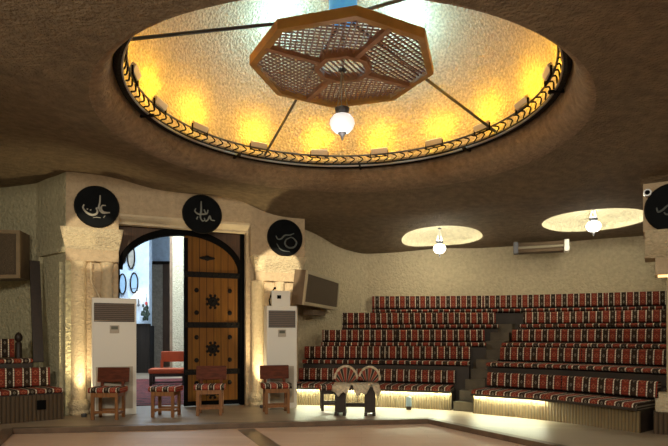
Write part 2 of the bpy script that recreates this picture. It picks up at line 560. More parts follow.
# ------------------------------------------------------------------ rows (plan curves of the backrest fronts)
BT = [0.64, 1.06, 1.385, 1.742, 2.17]            # backrest tops
ST = [0.39, 0.80, 1.135, 1.49, 1.84]             # seat pad tops
def bulge(L, R, b, ext=0.0):
    L, R = Vector(L), Vector(R)
    d = (R - L); n = Vector((-d.y, d.x)).normalized()
    pts = [L, (L + R) / 2 + n * b, R]
    if ext:
        e = (R - pts[1]).normalized()
        e2 = Vector((e.x * math.cos(-0.12) - e.y * math.sin(-0.12), e.x * math.sin(-0.12) + e.y * math.cos(-0.12)))
        pts.append(R + e2 * ext)
    return resample([tuple(p) for p in pts], 41)
BL = [bulge((-0.69, 10.5), (2.16, 9.75), 0.10), bulge((-0.59, 10.75), (2.56, 10.2), 0.08), bulge((-0.24, 10.95), (2.97, 10.72), 0.06), bulge((0.165, 11.25), (3.31, 11.13), 0.05)]
BR = [bulge((2.60, 9.30), (4.40, 7.42), 0.14), bulge((3.02, 9.95), (4.94, 8.18), 0.13, 0.7), bulge((3.45, 10.6), (5.46, 8.97), 0.12, 0.9), bulge((3.81, 11.0), (5.98, 9.75), 0.10, 1.0)]
B5 = resample([(0.87, 12.45), (3.30, 12.28), (5.06, 11.69), (6.68, 10.90), (7.7, 10.2)], 61)

# ------------------------------------------------------------------ ceiling with dome
DC = Vector((0.08, 6.0)); RD, ZR = 2.30, 3.87
CTRL = [(-4.25, 8.65, 3.87), (-5.1, 9.37, 3.90), (-6.5, 9.9, 3.92), (-2.4, 9.4, 3.72), (-0.5, 10.15, 3.44), (0.8, 12.5, 3.17), (3.3, 12.1, 3.27), (6.2, 10.9, 3.32), (7.5, 9.6, 3.36), (4.3, 7.2, 3.36), (5.5, 5, 3.40), (-5.5, 5.5, 3.74), (-6, 1, 3.6), (0, -2, 3.5), (6, 1.5, 3.4), (2, 9.6, 3.40), (-3.6, 3.4, 3.55), (3.6, 3.4, 3.42)]
REC = [(2.23, 11.3, 0.82, 0.34), (4.70, 9.85, 0.88, 0.36)]
def lip_z(a):
    s = math.sin(a)
    return 3.55 + 0.03 * s - 0.05 * math.cos(a)
def lip_r(a):
    return 2.60 + 0.17 * math.sin(a)
def base_ceil(x, y):
    w = s = 0.0
    for cx, cy, cz in CTRL:
        k = 1.0 / ((x - cx) ** 2 + (y - cy) ** 2 + 0.05) ** 1.5
        w += k; s += k * cz
    z = s / w
    r = math.hypot(x - DC.x, y - DC.y); a = math.atan2(y - DC.y, x - DC.x)
    t = (r - lip_r(a)) / 1.3
    t = min(1, max(0, t)); t = t * t * (3 - 2 * t)
    z = lip_z(a) * (1 - t) + z * t
    z += 0.008 * math.sin(2.1 * x + 0.7) * math.cos(1.7 * y) + 0.004 * math.sin(5.3 * x) * math.sin(4.1 * y + 1)
    return z

bm = bmesh.new()
NA = 720
radii = [0.0] + [0.0] * 0
rings = []
nr = 110
for j in range(nr + 1):
    ring = []
    for k in range(NA):
        a = 2 * PI * k / NA
        r = lip_r(a) + (12.5 - lip_r(a)) * (j / nr) ** 1.25
        x, y = DC.x + r * math.cos(a), DC.y + r * math.sin(a)
        up = 0.0
        for (rx, ry, rr, rh) in REC:
            d = math.hypot(x - rx, y - ry)
            if abs(d - rr) < 0.045:
                x, y = rx + (x - rx) / d * rr, ry + (y - ry) / d * rr
            elif d < rr:
                up = 0.9
        z = base_ceil(x, y) + up
        ring.append(bm.verts.new((x, y, z)))
    rings.append(ring)
for A, B in zip(rings, rings[1:]):
    for k in range(NA):
        q = (A[k].co + B[k].co) / 2
        d = -(q.x + 4.254) * math.sin(math.radians(22)) + (q.y - 8.65) * math.cos(math.radians(22))
        if d > 0.42 and q.x < -0.95 and not (q.x < -4.5 and q.y < 10.1):
            continue                      # the entrance room has its own higher ceiling
        bm.faces.new((A[k], A[(k + 1) % NA], B[(k + 1) % NA], B[k]))
for v in [v for v in bm.verts if not v.link_faces]: bm.verts.remove(v)
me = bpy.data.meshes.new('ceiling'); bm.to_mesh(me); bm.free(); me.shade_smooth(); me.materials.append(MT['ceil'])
o = bpy.data.objects.new('ceiling', me); COL.objects.link(o)
tag(o, 'low brown rough stucco ceiling spreading around the big round dome opening', 'ceiling', kind='structure')

# flare from the ceiling lip up to the ring
bm = bmesh.new(); rings = []
for j in range(13):
    s = j / 12 * PI / 2
    ring = []
    for k in range(180):
        a = 2 * PI * k / 180
        rl, zl = lip_r(a), lip_z(a)
        r = RD + 0.03 + (rl - RD - 0.03) * (1 - math.cos(s))
        z = ZR + 0.06 - (ZR + 0.06 - zl) * math.sin(s)
        x, y = DC.x + r * math.cos(a), DC.y + r * math.sin(a)
        if j == 12: z = base_ceil(x, y)
        ring.append(bm.verts.new((x, y, z)))
    rings.append(ring)
for A, B in zip(rings, rings[1:]):
    for k in range(180):
        bm.faces.new((A[k], A[(k + 1) % 180], B[(k + 1) % 180], B[k]))
me = bpy.data.meshes.new('ceiling_flare'); bm.to_mesh(me); bm.free(); me.shade_smooth(); me.materials.append(MT['flare'])
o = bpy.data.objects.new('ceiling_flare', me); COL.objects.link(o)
tag(o, 'rounded stucco flare, painted lighter as if lit, around the edge of the dome opening', 'ceiling', kind='structure')

dome = MB()
prof = [(RD + 0.05, 0.0)] + [((RD + 0.05) * math.cos(t * PI / 2 / 28), 2.28 * math.sin(t * PI / 2 / 28)) for t in range(1, 28)] + [(0.02, 2.28)]
dome.lathe(prof, (DC.x, DC.y, ZR + 0.03), 96)
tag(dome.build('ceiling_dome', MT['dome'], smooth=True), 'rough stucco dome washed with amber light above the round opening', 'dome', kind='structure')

for i, (rx, ry, rr, rh) in enumerate(REC):
    bm = bmesh.new(); rings = []
    for j in range(11):
        ring = []
        for k in range(64):
            a = 2 * PI * k / 64
            r = rr * 1.0 * math.cos(j / 10 * PI / 2 * 0.99)
            x, y = rx + r * math.cos(a), ry + r * math.sin(a)
            ring.append(bm.verts.new((x, y, base_ceil(rx + rr * math.cos(a), ry + rr * math.sin(a)) + rh * math.sin(j / 10 * PI / 2) - 0.002)))
        rings.append(ring)
    for A, B in zip(rings, rings[1:]):
        for k in range(64):
            bm.faces.new((A[k], A[(k + 1) % 64], B[(k + 1) % 64], B[k]))
    bm.faces.new(rings[-1])
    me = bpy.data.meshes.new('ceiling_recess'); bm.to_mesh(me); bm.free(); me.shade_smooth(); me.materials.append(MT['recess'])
    o = bpy.data.objects.new('ceiling_recess', me); COL.objects.link(o)
    tag(o, ('pale lit round recess in the ceiling above the small pendant near the back corner', 'pale lit round recess in the ceiling nearest the right stone pier')[i], 'ceiling recess', kind='structure')

# ------------------------------------------------------------------ floors
inner = [(-4.38, 7.42), (1.43, 8.30), (2.55, 6.28), (4.3, 3.2), (4.3, -2.0), (-2.2, -2.0), (-2.2, 2.0)]
bm = bmesh.new()
vo = [bm.verts.new((x, y, 0)) for x, y in ((-9.2, -3.1), (9.6, -3.1), (9.6, 22.2), (-9.2, 22.2))]
vi = [bm.verts.new((x, y, 0)) for x, y in inner]
es = [bm.edges.new((L[i], L[(i + 1) % len(L)])) for L in (vo, vi) for i in range(len(L))]
bmesh.ops.triangle_fill(bm, use_beauty=True, edges=es)
bmesh.ops.recalc_face_normals(bm, faces=bm.faces)
for f in bm.faces:
    if f.normal.z < 0: f.normal_flip()
for f in list(bm.faces):
    c = f.calc_center_median()
me = bpy.data.meshes.new('floor'); bm.to_mesh(me); bm.free(); me.materials.append(MT['walk'])
o = bpy.data.objects.new('floor', me); COL.objects.link(o)
tag(o, 'raised grey brown laminate walkway running round the sunken dance floor', 'floor', kind='structure')
fl = MB()
fl.prism(inner, 2, -0.2, -0.07)
tag(fl.build('floor_sunken', MT['dance']), 'sunken pinkish laminate dance floor in the foreground', 'floor', kind='structure')
nz = MB()
A = inner + [inner[0]]
for p, q in zip(A, A[1:]):
    d = (Vector(q) - Vector(p)).normalized()
    n = Vector((-d.y, d.x))
    s = 0.055
    c = (Vector(p) + Vector(q)) / 2 + n * s * (1 if True else -1)
    L = (Vector(q) - Vector(p)).length
    nz.box((c.x, c.y, -0.031), (L + 0.08, 0.13, 0.074), (0, 0, math.atan2(d.y, d.x)), 0.006)
tag(nz.build('trim_1', MT['nosing']), 'brown wooden nosing along the edge of the sunken dance floor', 'trim', kind='structure')
iy = MB()
p, q = Vector((-1.26, 7.80)), Vector((0.55, 3.4))
d = (q - p).normalized(); c = (p + q) / 2
iy.box((c.x, c.y, -0.069), ((q - p).length, 0.24, 0.004), (0, 0, math.atan2(d.y, d.x)))
tag(iy.build('floor_inlay', MT['inlay']), 'dark brown strip laid across the pinkish dance floor', 'floor strip', kind='structure')

# ------------------------------------------------------------------ walls
def ribbon(name, pts, z0, z1, m, label, thick=0.2, n=None):
    c = resample(pts, n) if n else pts
    o2 = offs(c, thick)
    b = MB()
    for i in range(len(c) - 1):
        pass
    b.loft(c, o2, [(0, z0), (1, z0), (1, z1), (0, z1)])
    return tag(b.build(name, m, smooth=bool(n)), label, 'wall', kind='structure')

WA = math.radians(22)
W0 = (-4.254, 8.65, 0)
def wpt(t, d, z=0):
    return (W0[0] + t * math.cos(WA) - d * math.sin(WA), W0[1] + t * math.sin(WA) + d * math.cos(WA), z)

back = offs(B5, 0.16)
side = resample([(-0.90, 10.3), (-0.82, 10.75), (-0.42, 11.35), (0.12, 12.0), (0.60, 12.55)], 24)
ribbon('wall_back', side + [(0.78, 12.62)] + back[1:] + [(8.6, 8.6), (9.2, 7.0)], -0.2, 4.2, MT['wall'], 'long curved beige roughcast wall behind the top tier of seats')
ribbon('wall_left', [(-8.0, -3), (-8.0, 9.9), (-7.2, 10.0), (-5.95, 9.72), (-5.12, 9.38), (-4.27, 8.665)], -0.2, 4.6, MT['wallg'], 'greenish roughcast wall in the recess left of the door')
ribbon('wall_right', [(9.2, 7.2), (9.2, -3)], -0.2, 4.6, MT['wall'], 'beige roughcast wall to the right outside the picture')
ribbon('wall_rear', [(9.3, -3), (-8.1, -3)], -0.2, 4.6, MT['wall'], 'beige roughcast wall behind the viewer')

fw = MB()
fw.bx((0, 0, 3.28), (4.0, 0.5, 4.5))
fw.bx((0, 0.001, 2.98), (0.78, 0.5, 3.29))
fw.bx((2.98, 0.001, 2.70), (3.999, 0.5, 3.29))
tag(fw.build('wall_front', MT['pier'], loc=W0, rotz=WA), 'tan plastered frieze above the wooden door carrying three black roundels', 'wall', kind='structure')
tr = MB()
tr.prism([(0.02, 3.28), (0.02, 3.245), (0.06, 3.21), (0.14, 3.17), (0.14, 3.13), (0.22, 3.12), (0.22, 3.29)], 0, 0.781, 2.979)
tag(tr.build('trim_2', MT['plast'], loc=W0, rotz=WA), 'cream moulding under the frieze along the top of the door recess', 'trim', kind='structure')

def pier(name, t0, t1, ztop, zbot, zab, cols, label, flush=0.0):
    r = thing(name, label, 'pier', W0, WA, kind='structure')
    c = MB(); c.bx((t0 + 0.03, 0.13, 0), (t1 - 0.02, 0.62, ztop)); c.build('shaft', MT['pier'], r)
    ab = MB(); ab.bx((t0 - 0.01, 0.0, zab), (t1 + 0.0, 0.3, zbot), 0.012); ab.build('abacus', MT['pier'], r)
    # capital: concave front, leaning out towards the top
    prof = []
    for i in range(9):
        f = i / 8
        prof.append((0.02 - 0.13 * math.sin(f * PI / 2) ** 1.4, zbot + (ztop - zbot) * f))
    prof += [(0.3, ztop), (0.3, zbot)]
    cp = MB()
    L = [Vector((t0 - 0.01 - 0.07 * (p[1] - zbot) / (ztop - zbot), p[0], p[1])) for p in prof]
    R = [Vector((t1 + 0.0 + 0.07 * (p[1] - zbot) / (ztop - zbot), p[0], p[1])) for p in prof]
    N = 14
    G = [[cp.bm.verts.new(a.lerp(b, i / N)) for a, b in zip(L, R)] for i in range(N + 1)]
    for i in range(N):
        for k in range(len(prof)):
            k2 = (k + 1) % len(prof)
            cp.bm.faces.new((G[i][k], G[i + 1][k], G[i + 1][k2], G[i][k2]))
    cp.bm.faces.new(G[0][::-1]); cp.bm.faces.new(G[-1])
    cp.build('capital', MT['capital'], r, smooth=True)
    for (tc, rad, zc) in cols:
        k = MB()
        k.lathe([(rad, 0.22), (rad * 0.97, zc * 0.5), (rad * 0.94, zc - 0.06), (rad * 1.08, zc - 0.03), (rad * 1.08, zc)], (tc, 0.13, 0), 20)
        col = k.build('half_column', MT['column'], r, smooth=True)
        b = MB()
        b.lathe([(rad * 1.25, 0.0), (rad * 1.35, 0.03), (rad * 1.2, 0.07), (rad * 1.35, 0.11), (rad * 1.45, 0.15), (rad * 1.3, 0.20), (rad, 0.24)], (tc, 0.13, 0), 20)
        b.build('column_base', MT['capital'], col, smooth=True)
    return r
pier('stone_pier', 0.0, 0.78, 2.99, 2.66, 2.47, [(0.17, 0.125, 2.47), (0.60, 0.10, 2.47)], 'tan stone pier with a bright cream capital left of the wooden door')
pier('stone_pier', 3.08, 3.93, 2.71, 2.42, 2.26, [(3.13, 0.12, 2.26), (3.55, 0.10, 2.26)], 'tan stone pier with a brightly lit capital right of the wooden door')
jb = MB(); jb.bx((2.925, 0.16, 0), (3.10, 0.6, 3.2)); jb.bx((0.70, 0.2, 0), (0.775, 0.6, 3.2))
tag(jb.build('trim_3', MT['pier'], loc=W0, rotz=WA), 'plastered reveals on both sides of the door', 'trim', kind='structure')

# relief band and pilaster on the side of the left pier
sd = Vector((-5.12 + 4.27, 9.38 - 8.665)).normalized(); sa = math.atan2(sd.y, sd.x)
rl = MB()
Ls = 1.0
rl.bx((0.0, 0.0, 2.60), (0.98, 0.06, 2.68)); rl.bx((0.86, 0.0, 0.0), (0.98, 0.06, 2.62)); rl.bx((0.10, 0.0, 0.0), (0.20, 0.05, 2.45))
tag(rl.build('trim_4', MT['wallg'], loc=(-4.27, 8.665, 0), rotz=sa), 'shallow plaster band and pilaster on the side of the left pier', 'trim', kind='structure')

# ------------------------------------------------------------------ door
door = thing('door_1', 'arched wooden double door with its right leaf closed and left leaf swung inwards', 'door', W0, WA, kind='structure')
T0, T1, TM, DD = 0.735, 2.925, 1.862, 0.32
ZS, ZA = 2.40, 3.13
fr = MB()
fr.bx((T0, DD - 0.05, 0), (T0 + 0.06, DD + 0.1, 3.25)); fr.bx((T1 - 0.07, DD - 0.05, 0), (T1, DD + 0.1, 3.25)); fr.bx((T0, DD - 0.05, 3.16), (T1, DD + 0.1, 3.30))
fr.build('door_frame', MT['black_board'], door)
ca, ra, rb = (T0 + T1) / 2, (T1 - T0) / 2 - 0.02, ZA - ZS
arch = MB()
N = 32
inn = [(ca - (ra - 0.09) * math.cos(PI * i / N), ZS + (rb - 0.09) * math.sin(PI * i / N)) for i in range(N + 1)]
out = [(ca - ra * math.cos(PI * i / N), ZS + (rb + 0.02) * math.sin(PI * i / N)) for i in range(N + 1)]
for i in range(N):
    arch.prism([inn[i], out[i], out[i + 1], inn[i + 1]], 1, DD - 0.06, DD + 0.1)
arch.build('arch_band', MT['black_board'], door)
sp = MB()
for i in range(N):
    sp.prism([out[i], (out[i][0], 3.18), (out[i + 1][0], 3.18), out[i + 1]], 1, DD - 0.0, DD + 0.08)
sp.build('spandrel', MT['spandrel'], door)

def arch_z(t):
    u = (t - ca) / (ra - 0.06)
    return ZS + (rb - 0.07) * math.sqrt(max(0, 1 - u * u))

def leaf(parent, t0, t1, mirror):
    w = t1 - t0
    lf = MB()
    n = 16
    poly = [(0.0, 0.02), (w, 0.02)] + [(w - w * i / n, max(2.42, arch_z(t1 - w * i / n))) for i in range(n + 1)]
    lf.prism(poly, 1, 0.0, 0.06)
    L = lf.build('leaf', MT['door_wood'], parent)
    st = MB(); st.bx((-0.005, -0.015, 0.02), (0.06, 0.07, 3.0 if not mirror else 2.4)); st.bx((w - 0.045, -0.015, 0.02), (w + 0.005, 0.07, 2.42 if not mirror else 3.0))
    st.bx((0.0, -0.013, 0.02), (w, 0.065, 0.10))
    st.build('stile', MT['black_board'], L)
    for z in (0.62, 1.46, 2.36):
        b = MB(); b.bx((0.0, -0.016, z - 0.05), (w, 0.0, z + 0.05), 0.004)
        for i in range(9):
            b.sphere((w * (i + 0.5) / 9, -0.018, z), 0.018, (1, 0.6, 1), 8, 6)
        b.build('iron_band', MT['black_iron'], L)
    for z in (0.26, 1.03, 1.88):
        r = MB()
        r.cyl((w / 2, 0.002, z), (w / 2, -0.014, z), 0.09, 0.08, 20)
        for i in range(8):
            a = i * PI / 4 + PI / 8
            r.cyl((w / 2 + 0.105 * math.cos(a), 0.002, z + 0.115 * math.sin(a)), (w / 2 + 0.105 * math.cos(a), -0.012, z + 0.115 * math.sin(a)), 0.03, 0.022, 8)
        r.sphere((w / 2, -0.014, z), 0.03, (1, 1, 1), 10, 8)
        r.build('rosette', MT['black_iron'], L)
    for z in (0.12 + 0.3, 0.83, 1.24, 1.68, 2.08):
        for x in (0.21, w - 0.19):
            s = MB(); s.sphere((x, -0.004, z), 0.042, (1, 0.5, 1), 10, 6); s.build('stud', MT['black_iron'], L)
    h = MB(); h.sphere((w * 0.40, -0.004, 2.66), 0.035, (4.2, 0.5, 1.0), 14, 6); h.sphere((w * 0.40, -0.01, 2.66), 0.05, (1.2, 0.4, 1), 10, 6)
    h.build('iron_plate', MT['black_iron'], L)
    return L
L = leaf(door, TM, T1 - 0.07, False); L.location = (TM, DD, 0)
L2 = leaf(door, T0 + 0.06, TM, True); L2.location = (T0 + 0.05, DD + 0.11, 0); L2.rotation_euler = (0, 0, math.radians(112))

# ------------------------------------------------------------------ anteroom through the door
ante = MT['blue_wall']
def slab(name, p, q, z0, z1, m, label, thick=0.12, cat='wall'):
    b = MB()
    b.loft([p, q], offs([p, q], thick), [(0, z0), (1, z0), (1, z1), (0, z1)])
    return tag(b.build(name, m), label, cat, kind='structure')
slab('wall_anteroom_left', (-4.55, 9.9), (-8.3, 18.4), 0, 6.2, ante, 'pale plaster side wall of the entrance room hidden behind the door jamb', 0.12)
slab('wall_anteroom_mirrors', (-8.6, 18.5), (-6.24, 18.4), 0, 6.2, ante, 'pale blue white wall carrying four oval mirrors seen through the door', 0.25)
slab('wall_anteroom_far', (-8.9, 22.0), (-1.0, 22.0), 0, 6.2, ante, 'pale blue wall at the far end of the entrance room')
slab('wall_anteroom_side', (-8.8, 18.5), (-8.8, 22.0), 0, 6.2, ante, 'pale wall behind the mirror wall in the entrance room')
slab('wall_anteroom_right', (-1.5, 22.0), (-1.2, 10.9), 0, 6.2, ante, 'pale wall on the right of the entrance room hidden by the closed leaf')
b = MB(); b.bx((-9.0, 9.3, 6.2), (-0.9, 22.1, 6.3)); tag(b.build('ceiling_anteroom', ante), 'pale ceiling of the entrance room beyond the door', 'ceiling', kind='structure')
b = MB(); b.bx((-9.0, 9.95, 3.9), (-0.9, 10.05, 6.25)); tag(b.build('wall_anteroom_front', ante), 'plaster above the door on the entrance room side', 'wall', kind='structure')
def at(px, py, Y):
    return Vector(((px - CX) / F * Y, Y, EYE + (HY - py) / F * Y))
wb = MB(); wb.bx((-8.5, 18.36, 0), (-6.22, 18.46, 1.60)); wb.bx((-8.5, 18.33, 1.60), (-6.20, 18.46, 1.66)); wb.bx((-6.27, 18.37, 0), (-6.2, 18.8, 1.60))
tag(wb.build('trim_5', MT['wains']), 'dark boarded wainscot under the oval mirrors in the entrance room', 'wainscot', kind='structure')
for i, (px, py, wpx, hpx, mm, lb) in enumerate(((131.2, 257, 7, 23, 'mirror_tan', 'tall tan oval wall mirror, upper right of the four beyond the door'), (123.6, 254, 5.2, 18, 'mirror_tan', 'tan oval mirror partly cut by the arch, upper left of the four beyond the door'), (122.6, 284, 7, 20, 'mirror', 'bluish oval mirror just above the left air conditioner, lower left of the four'), (134.2, 283, 7.5, 20, 'mirror', 'bluish oval mirror above the small lamp, lower right of the four'))):
    p = at(px, py, 18.38)
    rw_, rh_ = wpx / F * 18.38 / 2, hpx / F * 18.38 / 2
    t = thing('oval_mirror', lb, 'mirror', p, 0, 'oval mirrors in the entrance room')
    g = MB(); g.lathe([(0.001, 0.0), (1.0, 0.0), (1.0, 0.02)], seg=32)
    bmesh.ops.transform(g.bm, matrix=Matrix.Rotation(PI / 2, 4, 'X') @ Matrix.Diagonal((rw_, rh_, 1, 1)), verts=g.bm.verts)
    g.build('mirror_glass', MT[mm], t)
    k = MB(); k.tube([(rw_ * math.cos(2 * PI * j / 32), -0.015, rh_ * math.sin(2 * PI * j / 32)) for j in range(32)], 0.024, 6, True)
    k.build('mirror_frame', MT['wains'], t, smooth=True)
# far doorway
fd = thing('door_2', 'sandy panelled doorway with a dark frame at the far end of the entrance room', 'door', (0, 0, 0), 0, kind='structure')
YD = 21.9
zt_ = EYE + (HY - 263) / F * YD
p0, p1, p2 = at(149, 360, YD), at(163.5, 360, YD), at(170.5, 360, YD)
k = MB(); k.bx((p0.x, YD - 0.04, 0.0), (p1.x, YD + 0.08, zt_)); k.build('panel', MT['stone_door'], fd)
k = MB(); k.bx((p1.x, YD - 0.1, 0.0), (p2.x, YD + 0.08, zt_)); k.build('dark_frame', MT['spandrel'], fd)
k = MB(); k.bx((p0.x - 0.02, YD - 0.1, zt_ - 0.06), (p2.x, YD + 0.08, zt_ + 0.06)); k.build('lintel', MT['wains'], fd)
p3, p4 = at(169.8, 0, 17.0), at(175.2, 0, 17.0)
k = MB(); k.bx((p3.x, 17.0, 0), (p4.x, 17.15, 6.2)); tag(k.build('trim_6', MT['post']), 'brown timber post beside the pale wall end beyond the door', 'post', kind='structure')
p5 = at(182, 0, 16.7)
k = MB(); k.bx((p4.x + 0.005, 16.7, 0), (p5.x + 1.0, 16.9, 6.2)); tag(k.build('wall_anteroom_end', MT['wall']), 'pale wall end right of the brown post beyond the door', 'wall', kind='structure')
b = MB(); b.box((-4.05, 12.9, 0.006), (2.6, 6.2, 0.012), (0, 0, 0.25)); tag(b.build('rug', MT['rug']), 'red patterned rug on the entrance room floor beyond the door', 'rug')

# orange bench
t = thing('upholstered_bench', 'orange leather bench with an orange back standing on the rug beyond the door', 'bench', (-4.22, 13.9, 0.013), math.radians(9))
s = MB(); s.box((0, 0, 0.36), (0.92, 0.5, 0.12), None, 0.03); s.build('seat', MT['orange'], t)
s = MB(); s.box((0.14, 0.26, 0.71), (0.72, 0.07, 0.27), None, 0.02); s.build('backrest', MT['orange'], t)
for x in (-0.2, 0.44):
    s = MB(); s.bx((x - 0.035, 0.22, 0.3), (x + 0.035, 0.27, 0.62)); s.build('back_post', MT['orange'], t)
for x in (-0.40, 0.40):
    for y in (-0.2, 0.2):
        s = MB(); s.bx((x - 0.035, y - 0.035, 0), (x + 0.035, y + 0.035, 0.30)); s.build('leg', MT['dark_wood'], t)
s = MB(); s.bx((-0.4, -0.22, 0.22), (0.4, -0.18, 0.30)); s.bx((-0.4, -0.22, 0.06), (0.4, -0.18, 0.10)); s.build('rail', MT['dark_wood'], t)
# lamp and plant on the wall
x, y = at(138.5, 0, 18.2).x, 18.2
t = thing('wall_lamp', 'small white cone lamp on the blue wall under the oval mirrors', 'lamp', (x, y, EYE + (HY - 298) / F * 18.2), 0)
t.scale = (1.5, 1.0, 1.5)
s = MB(); s.lathe([(0.03, 0.14), (0.15, 0.0), (0.145, 0.0), (0.02, 0.13)], seg=20); s.build('lamp_shade', MT['glass_on'], t, smooth=True)
s = MB(); s.tube([(0, 0, 0.1), (-0.05, 0, 0.22), (-0.14, -0.03, 0.2)], 0.012); s.cyl((0, 0, -0.14), (0, 0, 0.02), 0.02, 0.012, 8); s.sphere((0, 0, -0.16), 0.03); s.build('arm', MT['pewter'], t)
x, y = at(146, 0, 18.25).x, 18.25
t = thing('hanging_plant', 'small trailing plant with a red bloom hung above the dark wainscot', 'plant', (x, y, EYE + (HY - 312) / F * 18.25), 0)
t.scale = (0.95, 1.0, 1.05)
s = MB()
for i in range(26):
    a = random.uniform(0, 2 * PI); zz = random.uniform(-0.25, 0.2); rr = random.uniform(0.02, 0.15)
    s.sphere((rr * math.cos(a), rr * 0.6 * math.sin(a), zz), 0.045, (1, 0.5, 1.3), 6, 4)
s.build('foliage', MT['leaf'], t)
s = MB(); s.sphere((0.03, -0.05, 0.27), 0.05, (1, 0.6, 1.2), 8, 6); s.build('bloom', MT['red_bloom'], t)
s = MB(); s.tube([(0, 0, -0.2), (0.01, 0, 0.0), (0, 0.02, 0.6)], 0.01); s.build('stem', MT['leaf'], t)

# ------------------------------------------------------------------ roundels
def roundel(loc, rz, R, strokes, ink, label, ry=1.0):
    t = thing('calligraphy_roundel', label, 'wall plaque', loc, rz, 'black calligraphy roundels on the piers')
    b = MB(); b.cyl((0, 0.0, 0), (0, -0.03, 0), R, R, 48); b.build('disc', MT['roundel'], t)
    k = MB(); k.tube([(R * math.cos(2 * PI * j / 48), -0.02, R * math.sin(2 * PI * j / 48)) for j in range(48)], 0.014, 6, True); k.build('rim', MT['black_iron'], t, smooth=True)
    for st in strokes:
        pts = [(x * R, z * R) for x, z in st[1]]
        if len(pts) > 2:
            pts = resample(pts, 8 * len(pts))
        w = st[0] * R
        n = len(pts)
        s = MB()
        s.tube([(x, -0.032, z) for x, z in pts], [w * (0.55 + 0.45 * math.sin(PI * (i + 0.5) / n)) for i in range(n)], 6)
        s.build('lettering', ink, t, smooth=True)
    return t
def cv(pts, cx, cy, rx, ry=None):
    ry = ry or rx
    return [((x - cx) / rx, -(y - cy) / ry) for x, y in pts]
c1 = (222, 225, 205)
S1 = [(0.045, cv([(252, 108), (249, 180), (240, 228), (250, 262), (278, 286), (342, 278)], *c1)), (0.045, cv([(306, 206), (270, 212), (262, 245), (288, 276), (345, 276)], *c1)),
      (0.06, cv([(238, 236), (216, 244), (227, 272), (214, 302), (172, 314), (124, 290), (94, 248), (102, 214)], *c1)), (0.035, cv([(128, 262), (140, 254)], *c1)), (0.035, cv([(158, 268), (170, 260)], *c1)), (0.02, cv([(186, 342), (220, 334), (258, 336)], *c1)), (0.02, cv([(284, 334), (298, 310)], *c1))]
c2 = (200, 235, 155, 172)
S2 = [(0.05, cv([(190, 118), (190, 200), (184, 262), (200, 296), (216, 292)], *c2)), (0.05, cv([(147, 188), (140, 214), (165, 236), (198, 236), (236, 226), (246, 192)], *c2)), (0.04, cv([(214, 192), (226, 224)], *c2)), (0.04, cv([(162, 262), (154, 286)], *c2)), (0.045, cv([(215, 268), (226, 296), (246, 280), (260, 248), (272, 280), (302, 286)], *c2))]
c3 = (195, 230, 130, 155)
S3 = [(0.055, cv([(236, 224), (200, 250), (195, 290), (225, 316), (265, 304), (281, 265), (260, 232), (236, 222)], *c3)), (0.05, cv([(125, 218), (140, 246), (166, 240), (192, 210), (230, 204), (262, 188)], *c3)), (0.03, cv([(130, 285), (165, 338), (230, 350)], *c3))]
c4 = (255, 270, 183)
S4 = [(0.05, cv([(150, 262), (160, 296), (190, 286), (226, 254), (262, 250)], *c4)), (0.05, cv([(200, 304), (216, 322), (250, 318), (300, 280), (330, 300)], *c4)), (0.045, cv([(280, 170), (284, 250), (300, 300)], *c4))]
def wt(px):    # where the line of sight through column px meets the front wall
    k = (px - CX) / F
    return (k * W0[1] - W0[0]) / (math.cos(WA) - k * math.sin(WA))
for px, py, S, ink, lb in ((97, 207, S1, MT['silver_ink'], 'black round plaque with silver script on the left pier'), (202, 214.5, S2, MT['mid_ink'], 'black round plaque with faint tall script hung over the middle of the door'), (284.5, 238, S3, MT['grey_ink'], 'black round plaque with faint looped script above the right capital')):
    tt = wt(px); p = wpt(tt, -0.012); z = EYE + (HY - py) / F * p[1]
    roundel((p[0], p[1], z), WA, 0.325, S, ink, lb)

# ------------------------------------------------------------------ right pier
RA = math.radians(-30); R0 = (4.14, 7.3, 0)
r = thing('stone_pier', 'tan stone pier at the right edge with a roundel and warm lit capital', 'pier', R0, RA, kind='structure')
k = MB(); k.bx((0.0, 0.0, 2.66), (1.6, 0.6, 3.30)); k.build('upper_block', MT['pier'], r)
k = MB(); k.prism([(-0.10, 3.55), (-0.12, 3.36), (0.02, 3.30), (0.30, 3.26), (0.7, 3.26), (0.7, 3.55)], 0, -0.03, 1.6); k.build('corbel', MT['ceil'], r)
k = MB(); k.prism([(-0.10, 2.66), (-0.08, 2.52), (-0.02, 2.40), (0.05, 2.31), (0.5, 2.31), (0.5, 2.66)], 0, 0.02, 1.6); k.build('capital', MT['capital'], r)
k = MB(); k.bx((0.14, 0.02, 2.08), (1.5, 0.5, 2.31), 0.01); k.build('abacus', MT['pier'], r)
k = MB(); k.bx((0.17, 0.03, 2.045), (1.4, 0.06, 2.078)); k.build('light_strip', MT['led_warm'], r)
k = MB(); k.bx((0.28, 0.06, 0.46), (1.5, 0.55, 2.08)); k.build('shaft', MT['capital'], r)
k = MB(); k.bx((0.14, -0.10, 0.27), (1.5, 0.5, 0.42), 0.02); k.prism([(0.0, 0.42), (-0.06, 0.42), (-0.02, 0.47), (0.05, 0.50), (0.5, 0.50), (0.5, 0.42)], 0, 0.18, 1.45); k.build('plinth', MT['capital'], r)
k = MB(); k.loft([(0.12, -0.20), (1.5, -0.20)], [(0.12, 0.4), (1.5, 0.4)], [(0, 0), (0, 0.27), (1, 0.27), (1, 0)]); k.build('skirt', MT['reed_dark'], r)
def rpt(t, d, z=0):
    return (R0[0] + t * math.cos(RA) - d * math.sin(RA), R0[1] + t * math.sin(RA) + d * math.cos(RA), z)
p = rpt(0.33, -0.012)
roundel((p[0], p[1], 2.945), RA, 0.305, S4, MT['grey_ink'], 'black round plaque with curling script on the right pier cut by the picture edge')
p = rpt(0.05, -0.001)
